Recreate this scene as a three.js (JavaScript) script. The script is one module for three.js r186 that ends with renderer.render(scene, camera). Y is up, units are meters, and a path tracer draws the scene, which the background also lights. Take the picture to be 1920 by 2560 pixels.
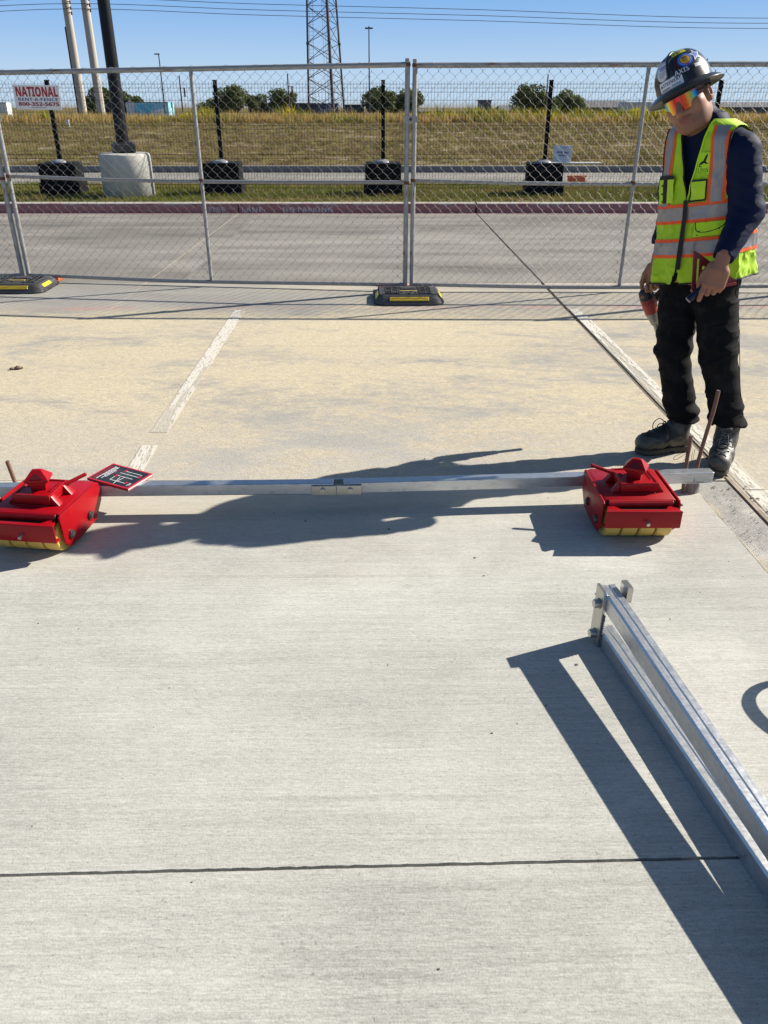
import * as THREE from 'three';
import { mergeGeometries, toCreasedNormals } from 'three/addons/utils/BufferGeometryUtils.js';
import { RoundedBoxGeometry } from 'three/addons/geometries/RoundedBoxGeometry.js';

// ---------------------------------------------------------------- camera, sky, sun, exposure
const scene = new THREE.Scene();
const camera = new THREE.PerspectiveCamera(66.294, 0.75, 0.05, 3000);
camera.position.set(0, 1.55, 0);
camera.rotation.set(-0.47904, 0, 0);
const renderer = new THREE.WebGLRenderer({ antialias: true });
renderer.setSize(768, 1024);
renderer.toneMapping = THREE.LinearToneMapping;
renderer.toneMappingExposure = 1.72;
renderer.shadowMap.enabled = true;
const SUN = new THREE.Vector3(1.42, 1, -0.57).normalize();
const sun = new THREE.DirectionalLight(new THREE.Color().setRGB(1, 0.93, 0.82), 5);
sun.target.position.set(0, 0, -8);
sun.position.copy(SUN).multiplyScalar(60).add(sun.target.position);
sun.castShadow = true;
Object.assign(sun.shadow.camera, { left: -40, right: 40, top: 40, bottom: -40, near: 1, far: 200 });
sun.shadow.mapSize.set(4096, 4096);
scene.add(sun, sun.target);
{ // clear autumn sky: pale at the horizon, deeper blue overhead, brighter towards the sun
  const W = 1024, Hh = 512, a = new Float32Array(W * Hh * 4), d = new THREE.Vector3();
  const mix = (p, q, t) => p + (q - p) * t, st = (e0, e1, x) => { const t = Math.min(1, Math.max(0, (x - e0) / (e1 - e0))); return t * t * (3 - 2 * t); };
  for (let j = 0; j < Hh; j++) for (let i = 0; i < W; i++) {
    const el = ((j + 0.5) / Hh - 0.5) * Math.PI, az = ((i + 0.5) / W - 0.5) * 2 * Math.PI;
    d.set(Math.cos(el) * Math.cos(az), Math.sin(el), Math.cos(el) * Math.sin(az));
    const e = Math.max(0, el) / (Math.PI / 2), c = d.dot(SUN);
    const t1 = st(0, 0.075, e), t2 = st(0.02, 0.42, e);
    const hor = [0.31, 0.405, 0.5], mid = [0.135, 0.275, 0.5], zen = [0.038, 0.07, 0.14];
    const glow = 0.22 * Math.pow(Math.max(0, c), 6) + 0.5 * Math.pow(Math.max(0, c), 60);
    for (let k = 0; k < 3; k++) {
      let v = mix(mix(hor[k], mid[k], t1), zen[k], t2) + glow * [1, 0.95, 0.86][k];
      if (el < 0) v = mix(v, [0.2, 0.18, 0.15][k], st(0, 0.06, -el));
      a[(j * W + i) * 4 + k] = v;
    }
    a[(j * W + i) * 4 + 3] = 1;
  }
  const t = new THREE.DataTexture(a, W, Hh, THREE.RGBAFormat, THREE.FloatType);
  t.mapping = THREE.EquirectangularReflectionMapping; t.magFilter = THREE.LinearFilter; t.minFilter = THREE.LinearFilter; t.needsUpdate = true;
  scene.background = t; scene.environment = t;
}

// ---------------------------------------------------------------- helpers
let seed = 1234567;
const rnd = () => { seed = (seed + 0x6d2b79f5) | 0; let t = Math.imul(seed ^ (seed >>> 15), 1 | seed); t = (t + Math.imul(t ^ (t >>> 7), 61 | t)) ^ t; return ((t ^ (t >>> 14)) >>> 0) / 4294967296; };
const rr = (a, b) => a + (b - a) * rnd();
const V = (x, y, z) => new THREE.Vector3(x, y, z);
const clamp = (x, a = 0, b = 1) => Math.min(b, Math.max(a, x));
const lerp = (a, b, t) => a + (b - a) * t;
const sstep = (a, b, x) => { const t = clamp((x - a) / (b - a)); return t * t * (3 - 2 * t); };
const hash2 = (x, y) => { let h = Math.imul(x, 374761393) + Math.imul(y, 668265263) | 0; h = Math.imul(h ^ (h >>> 13), 1274126177); return ((h ^ (h >>> 16)) >>> 0) / 4294967296; };
function noise(x, y) { const xi = Math.floor(x), yi = Math.floor(y), xf = x - xi, yf = y - yi, u = xf * xf * (3 - 2 * xf), v = yf * yf * (3 - 2 * yf); const a = hash2(xi, yi), b = hash2(xi + 1, yi), c = hash2(xi, yi + 1), d = hash2(xi + 1, yi + 1); return a + (b - a) * u + (c - a) * v + (a - b - c + d) * u * v; }
function fbm(x, y, o = 4) { let s = 0, a = 0.5, n = 0; for (let i = 0; i < o; i++) { s += a * noise(x, y); n += a; a *= 0.5; x = x * 2.03 + 17.1; y = y * 2.03 + 5.7; } return s / n; }
const used = {};
const numbered = (n) => { used[n] = (used[n] ?? -1) + 1; return used[n] ? n + '_' + String(used[n]).padStart(3, '0') : n; };
const toS = (v) => { v = clamp(v); return v <= 0.0031308 ? v * 12.92 : 1.055 * Math.pow(v, 1 / 2.4) - 0.055; };
const lin = (r, g, b) => new THREE.Color().setRGB(r, g, b);
function mat(r, g, b, rough = 0.8, o = {}) { return new THREE.MeshPhysicalMaterial({ color: lin(r, g, b), roughness: rough, metalness: 0, ...o }); }
function mesh(name, geo, m, parent) { const o = new THREE.Mesh(Array.isArray(geo) ? join(geo) : geo, m); o.name = parent ? name : numbered(name); o.castShadow = o.receiveShadow = true; (parent || scene).add(o); return o; }
function thing(name, label, category, pos = [0, 0, 0], turn = 0, group) { const o = new THREE.Group(); o.name = numbered(name); o.position.set(...pos); o.rotation.y = turn; o.userData = { label, category }; if (group) o.userData.group = group; scene.add(o); return o; }
function tag(o, label, category, group, kind) { Object.assign(o.userData, { label, category }); if (group) o.userData.group = group; if (kind) o.userData.kind = kind; return o; }
function struct(name, geo, m, label) { const o = mesh(name, geo, m); o.userData.kind = 'structure'; if (label) o.userData.label = label; return o; }
function join(list) { const l = list.map((g) => { const n = g.index ? g.toNonIndexed() : g; for (const k of Object.keys(n.attributes)) if (!['position', 'normal', 'uv'].includes(k)) n.deleteAttribute(k); if (!n.attributes.normal) n.computeVertexNormals(); if (!n.attributes.uv) n.setAttribute('uv', new THREE.BufferAttribute(new Float32Array(n.attributes.position.count * 2), 2)); return n; }); return l.length === 1 ? l[0] : mergeGeometries(l); }
const box = (w, h, d, x = 0, y = 0, z = 0) => new THREE.BoxGeometry(w, h, d).translate(x, y, z);
const rbox = (w, h, d, r, x = 0, y = 0, z = 0, s = 2) => new RoundedBoxGeometry(w, h, d, s, r).translate(x, y, z);
function cyl(p, q, r0, r1 = r0, seg = 10, open = false) { const d = q.clone().sub(p), g = new THREE.CylinderGeometry(r1, r0, d.length(), seg, 1, open); g.applyQuaternion(new THREE.Quaternion().setFromUnitVectors(V(0, 1, 0), d.clone().normalize())); const m = p.clone().add(q).multiplyScalar(0.5); return g.translate(m.x, m.y, m.z); }
const tube = (pts, r, seg = 24, rs = 6, closed = false) => new THREE.TubeGeometry(new THREE.CatmullRomCurve3(pts, closed), seg, r, rs, closed);
function extr(pts, depth, bevel = 0, seg = 2) { const s = new THREE.Shape(); pts.forEach(([x, y], i) => (i ? s.lineTo(x, y) : s.moveTo(x, y))); s.closePath(); return new THREE.ExtrudeGeometry(s, { depth, bevelEnabled: bevel > 0, bevelSize: bevel, bevelThickness: bevel, bevelSegments: seg, curveSegments: 8 }); }
// rigid cross-section polygons swept to the next: loft of closed rings
function loft(rings, capped = true) { const n = rings[0].length, p = [], idx = [], uv = []; rings.forEach((r, j) => r.forEach((q, i) => { p.push(q.x, q.y, q.z); uv.push(i / n, j / (rings.length - 1)); })); for (let j = 0; j < rings.length - 1; j++) for (let i = 0; i < n; i++) { const a = j * n + i, b = j * n + (i + 1) % n, c = a + n, d = b + n; idx.push(a, b, d, a, d, c); } if (capped) for (const [j, fl] of [[0, 1], [rings.length - 1, 0]]) { const ce = rings[j].reduce((s, q) => s.add(q), V(0, 0, 0)).divideScalar(n); p.push(ce.x, ce.y, ce.z); uv.push(0.5, 0.5); const k = p.length / 3 - 1; for (let i = 0; i < n; i++) { const a = j * n + i, b = j * n + (i + 1) % n; fl ? idx.push(k, b, a) : idx.push(k, a, b); } } const g = new THREE.BufferGeometry(); g.setAttribute('position', new THREE.Float32BufferAttribute(p, 3)); g.setAttribute('uv', new THREE.Float32BufferAttribute(uv, 2)); g.setIndex(idx); g.computeVertexNormals(); return g; }
// grid surface from a function (u, v) -> Vector3, keep(u, v) drops cells
function grid(fn, nu, nv, keep) { const p = [], uv = [], idx = []; for (let j = 0; j <= nv; j++) for (let i = 0; i <= nu; i++) { const q = fn(i / nu, j / nv); p.push(q.x, q.y, q.z); uv.push(i / nu, j / nv); } for (let j = 0; j < nv; j++) for (let i = 0; i < nu; i++) { if (keep && !keep((i + 0.5) / nu, (j + 0.5) / nv)) continue; const a = j * (nu + 1) + i, b = a + 1, c = a + nu + 1, d = c + 1; idx.push(a, b, d, a, d, c); } const g = new THREE.BufferGeometry(); g.setAttribute('position', new THREE.Float32BufferAttribute(p, 3)); g.setAttribute('uv', new THREE.Float32BufferAttribute(uv, 2)); g.setIndex(idx); g.computeVertexNormals(); return g; }
function dataTex(w, h, fn, srgb = true, rep) { const a = new Uint8Array(w * h * 4); for (let j = 0; j < h; j++) for (let i = 0; i < w; i++) { const c = fn(i / w, j / h, i, j), k = (j * w + i) * 4; for (let n = 0; n < 3; n++) a[k + n] = 255 * (srgb ? toS(c[n]) : clamp(c[n])); a[k + 3] = 255; } const t = new THREE.DataTexture(a, w, h); if (srgb) t.colorSpace = THREE.SRGBColorSpace; t.magFilter = THREE.LinearFilter; t.minFilter = THREE.LinearMipmapLinearFilter; t.wrapS = t.wrapT = THREE.RepeatWrapping; if (rep) t.repeat.set(...rep); t.needsUpdate = true; return t; }
function canvasTex(w, h, draw) { const c = document.createElement('canvas'); c.width = w; c.height = h; draw(c.getContext('2d'), w, h); const t = new THREE.CanvasTexture(c); t.colorSpace = THREE.SRGBColorSpace; t.anisotropy = 8; return t; }
// signed distance field -> smooth mesh (surface nets, then a Newton step on to the surface)
function sdfGeo(f, lo, hi, h) {
  const n = [0, 1, 2].map((k) => Math.ceil((hi[k] - lo[k]) / h) + 1), [nx, ny, nz] = n, F = new Float32Array(nx * ny * nz), at = (i, j, k) => i + nx * (j + ny * k);
  for (let k = 0; k < nz; k++) for (let j = 0; j < ny; j++) for (let i = 0; i < nx; i++) F[at(i, j, k)] = f(lo[0] + i * h, lo[1] + j * h, lo[2] + k * h);
  const id = new Int32Array(F.length).fill(-1), p = [], idx = [];
  for (let k = 0; k < nz - 1; k++) for (let j = 0; j < ny - 1; j++) for (let i = 0; i < nx - 1; i++) {
    let m = 0, sx = 0, sy = 0, sz = 0, c = 0; const v = [];
    for (let q = 0; q < 8; q++) { const w = F[at(i + (q & 1), j + (q >> 1 & 1), k + (q >> 2))]; v.push(w); if (w < 0) m |= 1 << q; }
    if (m === 0 || m === 255) continue;
    for (let q = 0; q < 8; q++) for (const b of [1, 2, 4]) if (!(q & b)) { const a1 = v[q], b1 = v[q | b]; if ((a1 < 0) !== (b1 < 0)) { const t = a1 / (a1 - b1); sx += (q & 1) + (b === 1 ? t : 0); sy += (q >> 1 & 1) + (b === 2 ? t : 0); sz += (q >> 2) + (b === 4 ? t : 0); c++; } }
    id[at(i, j, k)] = p.length / 3; p.push(lo[0] + (i + sx / c) * h, lo[1] + (j + sy / c) * h, lo[2] + (k + sz / c) * h);
  }
  for (let k = 1; k < nz - 1; k++) for (let j = 1; j < ny - 1; j++) for (let i = 1; i < nx - 1; i++) {
    const a = F[at(i, j, k)] < 0;
    const quad = (A, B, C, D, fl) => { if (fl) idx.push(A, B, C, A, C, D); else idx.push(A, C, B, A, D, C); };
    if (a !== F[at(i + 1, j, k)] < 0) quad(id[at(i, j - 1, k - 1)], id[at(i, j, k - 1)], id[at(i, j, k)], id[at(i, j - 1, k)], a);
    if (a !== F[at(i, j + 1, k)] < 0) quad(id[at(i - 1, j, k - 1)], id[at(i - 1, j, k)], id[at(i, j, k)], id[at(i, j, k - 1)], a);
    if (a !== F[at(i, j, k + 1)] < 0) quad(id[at(i - 1, j - 1, k)], id[at(i, j - 1, k)], id[at(i, j, k)], id[at(i - 1, j, k)], a);
  }
  const N = new Float32Array(p.length), e = h * 0.35;
  for (let q = 0; q < p.length; q += 3) for (let it = 0; it < 2; it++) {
    const x = p[q], y = p[q + 1], z = p[q + 2]; let gx = f(x + e, y, z) - f(x - e, y, z), gy = f(x, y + e, z) - f(x, y - e, z), gz = f(x, y, z + e) - f(x, y, z - e); const L = Math.hypot(gx, gy, gz) || 1; gx /= L; gy /= L; gz /= L;
    if (!it) { const d = clamp(f(x, y, z) * 2 * e / L, -h * 0.5, h * 0.5); p[q] -= gx * d; p[q + 1] -= gy * d; p[q + 2] -= gz * d; }
    N[q] = gx; N[q + 1] = gy; N[q + 2] = gz;
  }
  const g = new THREE.BufferGeometry(); g.setAttribute('position', new THREE.Float32BufferAttribute(p, 3)); g.setAttribute('normal', new THREE.BufferAttribute(N, 3)); g.setIndex(idx);
  const uv = new Float32Array(p.length / 3 * 2); for (let q = 0; q < p.length / 3; q++) { uv[q * 2] = p[q * 3] + p[q * 3 + 2]; uv[q * 2 + 1] = p[q * 3 + 1]; } g.setAttribute('uv', new THREE.BufferAttribute(uv, 2));
  return g;
}
// tapered capsule distance and smooth union
function cap(x, y, z, a, b, ra, rb) { const dx = b[0] - a[0], dy = b[1] - a[1], dz = b[2] - a[2], px = x - a[0], py = y - a[1], pz = z - a[2]; const t = clamp((px * dx + py * dy + pz * dz) / (dx * dx + dy * dy + dz * dz)); return Math.hypot(px - dx * t, py - dy * t, pz - dz * t) - lerp(ra, rb, t); }
const smin = (a, b, k) => { const h = clamp(0.5 + 0.5 * (b - a) / k); return lerp(b, a, h) - k * h * (1 - h); };

// ---------------------------------------------------------------- ground and pavement
// colours of concrete, dust and stains on the concrete (matter with a grain; no light in it)
const slabUV = (g, w, d, x0, z0) => { const p = g.attributes.position, uv = new Float32Array(p.count * 2); for (let i = 0; i < p.count; i++) { uv[i * 2] = (p.getX(i) - x0) / w; uv[i * 2 + 1] = (p.getZ(i) - z0) / d; } g.setAttribute('uv', new THREE.BufferAttribute(uv, 2)); return g; };
// slab: polygon outline [[x,z]...] extruded down from y = top
function slab(pts, top, thick) { const s = new THREE.Shape(); pts.forEach(([x, z], i) => (i ? s.lineTo(x, -z) : s.moveTo(x, -z))); s.closePath(); const g = new THREE.ExtrudeGeometry(s, { depth: thick, bevelEnabled: false }); g.rotateX(-Math.PI / 2); return g.translate(0, top - thick, 0); }
// broom-finished new slab: 4.8 x 4.2 m of unique texture
const NX = -2.6, NW = 4.3, NZ = -3.5, ND = 4.2;
const dustAmount = (x, z) => { // wind-blown tan dust on the pavement, thick past the bar, thinning out on to the new slab
  const n = fbm(x * 1.1 + 3, z * 1.9 + 9, 5), n2 = fbm(x * 0.5 + z * 0.35, z * 3.2 - x * 0.25 + 40, 4);
  return n * 0.6 + n2 * 0.4;
};
const newTex = dataTex(2048, 2048, (u, v) => {
  const x = NX + u * NW, z = NZ + v * ND, zt = z + x * 0.012 + 0.02 * noise(x * 0.7, z * 0.7);
  const broom = 0.4 * noise(x * 9 + 7, zt * 330) + 0.6 * noise(x * 70, zt * 520 + 50), band = noise(x * 0.7 + 2, zt * 26) * 0.6 + 0.4 * noise(x * 1.5, zt * 70);
  const speck = hash2((x * 2600) | 0, (z * 2600) | 0), blot = fbm(x * 1.6 + 4, z * 2.2, 5), smear = fbm(x * 6, z * 9 + 30, 3), pit = noise(x * 210, z * 260);
  const rough2 = 0.55 + 0.9 * fbm(x * 0.9 + 8, z * 1.4 + 2, 3), sm = clamp((fbm(x * 2.6 + 1.5 * noise(x * 2, z * 2), z * 3.4 + 50, 5) - 0.57) * 5), stain = clamp((fbm(x * 1.2 + 70, z * 1.7, 5) - 0.6) * 5);
  let a = 0.44 + sm * 0.05 - stain * 0.045 + (broom - 0.5) * 0.19 * rough2 + (band - 0.5) * 0.055 + (blot - 0.5) * 0.12 + (speck - 0.5) * 0.13 + (smear - 0.5) * 0.05;
  if (band > 0.72) a -= (band - 0.72) * 0.35; if (pit > 0.86) a -= (pit - 0.86) * 1.1;
  const c = [a * 0.985, a * 0.972, a * 0.882];
  const edge = -2.35 - 0.35 * (fbm(x * 0.8 + 11, z * 0.9, 3) - 0.5) - x * 0.22;
  let d = clamp((edge - z) * 1.1 + (dustAmount(x, z) - 0.5) * 1.6) * 0.5 * (0.55 + 0.45 * noise(x * 3, zt * 120));
  const t = [0.5, 0.43, 0.31];
  const side = sstep(0.95, 1.42, x) * 0.35 * fbm(x * 9, z * 4, 3); for (let k = 0; k < 3; k++) c[k] = lerp(lerp(c[k], t[k], d), [0.33, 0.31, 0.285][k], side);
  return c;
});
const newBump = dataTex(2048, 2048, (u, v) => { const x = u * NW, z = v * ND, zt = z + x * 0.012; const b = 0.4 * noise(x * 9 + 7, zt * 330) + 0.6 * noise(x * 70, zt * 520); const s = hash2((x * 900) | 0, (z * 900) | 0); const r = b * 0.75 + s * 0.25; return [r, r, r]; }, false);
const newMat = new THREE.MeshPhysicalMaterial({ map: newTex, bumpMap: newBump, bumpScale: 0.0011, roughness: 0.9, specularIntensity: 0.3 });
const jz = (x) => -1.222 - 0.028 * x;                       // contraction joint across the new slab
const ragged = (x0, x1, f, n, amp) => Array.from({ length: n + 1 }, (_, i) => { const x = lerp(x0, x1, i / n); return [x, f(x) + (fbm(x * 60, 3, 3) - 0.5) * amp]; });
const EX = (z) => 1.424 + (z + 2.8) * 0.02;                  // edge of the new slab
struct('concrete_slab', slabUV(slab([...ragged(-2.6, EX(-1.2), (x) => jz(x) - 0.0042, 240, 0.005), ...Array.from({ length: 30 }, (_, i) => { const z = lerp(-1.25, -3.3, i / 29); return [EX(z) + (fbm(z * 40, 8, 3) - 0.5) * 0.008, z]; }), [-2.6, -3.3]], 0, 0.1), NW, ND, NX, NZ), newMat, 'pale broom finished new concrete slab under the galvanized bar');
struct('concrete_slab', slabUV(slab([[-2.6, 0.65], [EX(0), 0.65], ...ragged(-2.6, EX(-1.2), (x) => jz(x) + 0.0042, 240, 0.002).reverse()], 0, 0.1), NW, ND, NX, NZ), newMat, 'pale broom finished new concrete slab before the dark joint');
// older pavement with dust
const OX = -6.2, OW = 12.4, OZ = -7.9, OD = 5.0;
const oldColor = (x, z) => {
  const wx = 1.6 * fbm(x * 1.3 + 5, z * 1.7, 3), streak = fbm(x * 1.5 + z * 0.4 + wx, z * 4.6 - x * 0.5 + wx * 1.5, 6), big = fbm(x * 0.55 + 20, z * 0.8 + 3, 4), fine = noise(x * 70, z * 150), sp = hash2((x * 700) | 0, (z * 700) | 0), arc = Math.sin((Math.hypot(x - 1.9, (z + 1.2) * 0.9) * 17 + 3 * fbm(x, z, 2)) ) * 0.5 + 0.5;
  const front = sstep(-7.0, -6.4, z + 0.25 * (fbm(x * 1.4, 7, 3) - 0.5));
  let dust = clamp(0.16 + front * 0.56 + (streak - 0.5) * 2.3 + (big - 0.5) * 1.7 + (fbm(x * 16, z * 34, 3) - 0.5) * 1.2 - arc * 0.16 * sstep(-6, -5, z));
  dust *= lerp(0.5, 1, front); dust *= lerp(1, 0.55, sstep(-4.1, -3.3, z + (big - 0.5) * 1.6 + (streak - 0.5)));
  const g = lerp(0.34, 0.4, sstep(-4.6, -3.3, z)) + (streak - 0.5) * 0.1 + (sp - 0.5) * 0.05 + (fine - 0.5) * 0.05, dd = 0.49 + (fine - 0.5) * 0.16 + (sp - 0.5) * 0.12 + (big - 0.5) * 0.1;
  const c = [lerp(g, dd, dust), lerp(g * 0.955, dd * 0.87, dust), lerp(g * 0.86, dd * 0.63, dust)];
  const red = sstep(0.1, 0.03, Math.abs(z + 6.8 + 0.01 * x)) * clamp((fbm(x * 3, z * 9, 4) - 0.36) * 3) * 0.5; // worn red fire-lane line
  return [lerp(c[0], 0.5, red), lerp(c[1], 0.27, red), lerp(c[2], 0.24, red)];
};
const oldTex = dataTex(2048, 1024, (u, v) => oldColor(OX + u * OW, OZ + v * OD));
const oldBump = dataTex(1024, 1024, (u, v) => { const r = 0.5 * noise(u * 600, v * 600) + 0.5 * hash2(u * 1024 | 0, v * 1024 | 0); return [r, r, r]; }, false, [4, 2]);
const oldMat = new THREE.MeshPhysicalMaterial({ map: oldTex, bumpMap: oldBump, bumpScale: 0.0016, roughness: 0.93, specularIntensity: 0.3 });
const RJ = (z) => 1.605 + (z + 3.2) * 0.012;                 // open joint with a board strip
const LJ = -2.335, HZ = -5.59;
const quadSlab = (x0, x1, z0, z1) => slabUV(slab([[x0(z1), z1], [x1(z1), z1], [x1(z0), z0], [x0(z0), z0]], 0, 0.1), OW, OD, OX, OZ);
const k = (v) => () => v, g0 = 0.003;
for (const [x0, x1, z0, z1] of [[k(-6.2), k(LJ - g0), -7.85, HZ - 0.0015], [k(-6.2), k(LJ - g0), HZ + 0.0015, -3.304], [k(LJ + g0), (z) => RJ(z) - 0.014, -7.85, HZ - 0.0015], [k(LJ + g0), (z) => RJ(z) - 0.014, HZ + 0.0015, -3.304], [(z) => RJ(z) + 0.016, k(6.2), -7.85, HZ - 0.0015], [(z) => RJ(z) + 0.016, k(6.2), HZ + 0.0015, -2.9]])
  struct('concrete_slab', quadSlab(x0, x1, z0, z1), oldMat, 'weathered concrete slab covered in tan dust before the wire fence');
// strip of older concrete between the new slab and the open joint, with mortar crumbs
const stripTex = dataTex(512, 1024, (u, v) => { const x = 1.40 + u * 0.22, z = -3.6 + v * 3.6; const n = fbm(x * 14, z * 9, 5), sp = hash2((x * 900) | 0, (z * 900) | 0), f = noise(x * 90, z * 240); const yel = clamp((0.05 - (x - EX(z))) * 9 + (fbm(x * 20, z * 6, 3) - 0.55) * 1.6) * 0.75; let g = 0.37 + (n - 0.5) * 0.2 + (sp - 0.5) * 0.1 + (f - 0.5) * 0.12; const pale = clamp((n - 0.52) * 3) * 0.6; return [lerp(lerp(g, 0.58, pale), 0.55, yel), lerp(lerp(g * 0.97, 0.56, pale), 0.46, yel), lerp(lerp(g * 0.9, 0.5, pale), 0.28, yel)]; });
struct('concrete_slab', slabUV(slab([[EX(-3.3) + 0.006, -3.298], [EX(0.6) + 0.006, 0.6], [RJ(0.6) - 0.014, 0.6], [RJ(-3.3) - 0.014, -3.298]], -0.004, 0.1), 0.22, 3.6, 1.4, -3.6), new THREE.MeshPhysicalMaterial({ map: stripTex, bumpMap: oldBump, bumpScale: 0.0012, roughness: 0.95 }), 'narrow strip of stained concrete between new slab and board joint');
struct('concrete_slab', slabUV(slab([[RJ(-2.9) + 0.016, -2.897], [RJ(0.6) + 0.016, 0.6], [6.2, 0.6], [6.2, -2.897]], 0, 0.1), OW, OD, OX, OZ + 3.2), oldMat, 'weathered concrete slab beyond the board joint');
struct('concrete_slab', slabUV(slab([[-6.2, -3.3], [-2.606, -3.3], [-2.606, 0.65], [-6.2, 0.65]], 0, 0.1), OW, OD, OX, OZ + 4.5), oldMat, 'weathered concrete slab beside the new slab');
// the drive beyond the fence
const laneTex = dataTex(1024, 1024, (u, v) => { const x = u * 14, z = v * 7; const st = fbm(x * 0.7, z * 4.5, 5), sp = hash2((u * 1024) | 0, (v * 1024) | 0), n = fbm(x * 2.2, z * 2.2, 4), ty = noise(x * 0.22, z * 2.3); const g = 0.225 + (st - 0.5) * 0.17 + (n - 0.5) * 0.07 + (sp - 0.5) * 0.05 + (ty - 0.5) * 0.07; return [g, g * 0.945, g * 0.85]; });
const laneMat = new THREE.MeshPhysicalMaterial({ map: laneTex, bumpMap: oldBump, bumpScale: 0.002, roughness: 0.92, specularIntensity: 0.3 });
for (const [a, b] of [[-30, LJ - 0.004], [LJ + 0.004, 0], [0, 0]]) { if (a === b) continue; const x1 = b === 0 ? null : b; struct('drive_lane', slabUV(slab(x1 === null ? [[a, -7.853], [RJ(-7.85) - 0.014, -7.853], [RJ(-13.4) - 0.014, -13.42], [a, -13.42]] : [[a, -7.853], [b, -7.853], [b, -13.42], [a, -13.42]], 0, 0.1), 14, 7, -30, -14), laneMat, 'grey concrete drive with tyre marks beyond the wire fence'); }
struct('drive_lane', slabUV(slab([[RJ(-7.85) + 0.012, -7.853], [30, -7.853], [30, -13.42], [RJ(-13.4) + 0.012, -13.42]], 0, 0.1), 14, 7, -30, -14), laneMat, 'grey concrete drive with tyre marks beyond the wire fence');
for (const s of [-1, 1]) struct('pavement', slabUV(slab(s < 0 ? [[-30, 0.6], [-30, -7.847], [-6.21, -7.847], [-6.21, 0.6]] : [[6.21, 0.6], [6.21, -7.847], [30, -7.847], [30, 0.6]], 0, 0.1), 14, 7, -30, -14), laneMat);
struct('pavement', slabUV(slab([[-30, 0.66], [30, 0.66], [30, 12], [-30, 12]], 0, 0.1), 14, 7, -30, -14), laneMat);
// seals, boards and lines in the joints
struct('joint_sealant', [box(0.008, 0.004, 5.6, LJ, -0.001, -10.63), box(0.007, 0.004, 4.4, LJ, -0.001, -5.65)], mat(0.42, 0.36, 0.27, 0.9), 'thin pale sealed joint running under the wire fence');
struct('joint_sealant', [slabUV(slab([[RJ(-7.9) - 0.014, -7.9], [RJ(-7.9) + 0.013, -7.9], [RJ(-13.4) + 0.012, -13.4], [RJ(-13.4) - 0.014, -13.4]].reverse(), -0.006, 0.02), 0.09, 5.5, 1.475, -13.4)], new THREE.MeshPhysicalMaterial({ map: dataTex(32, 1024, (u, v) => { const n = fbm(u * 3 + 9, v * 60, 4), c = Math.abs(u - 0.45 + 0.3 * (fbm(v * 22, 3, 3) - 0.5)) < 0.2 ? 0.05 : 0.19; const g = c + (n - 0.5) * 0.1; return [g, g * 0.93, g * 0.84]; }), roughness: 0.9 }), 'dark sealed joint in the grey drive');
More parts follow.
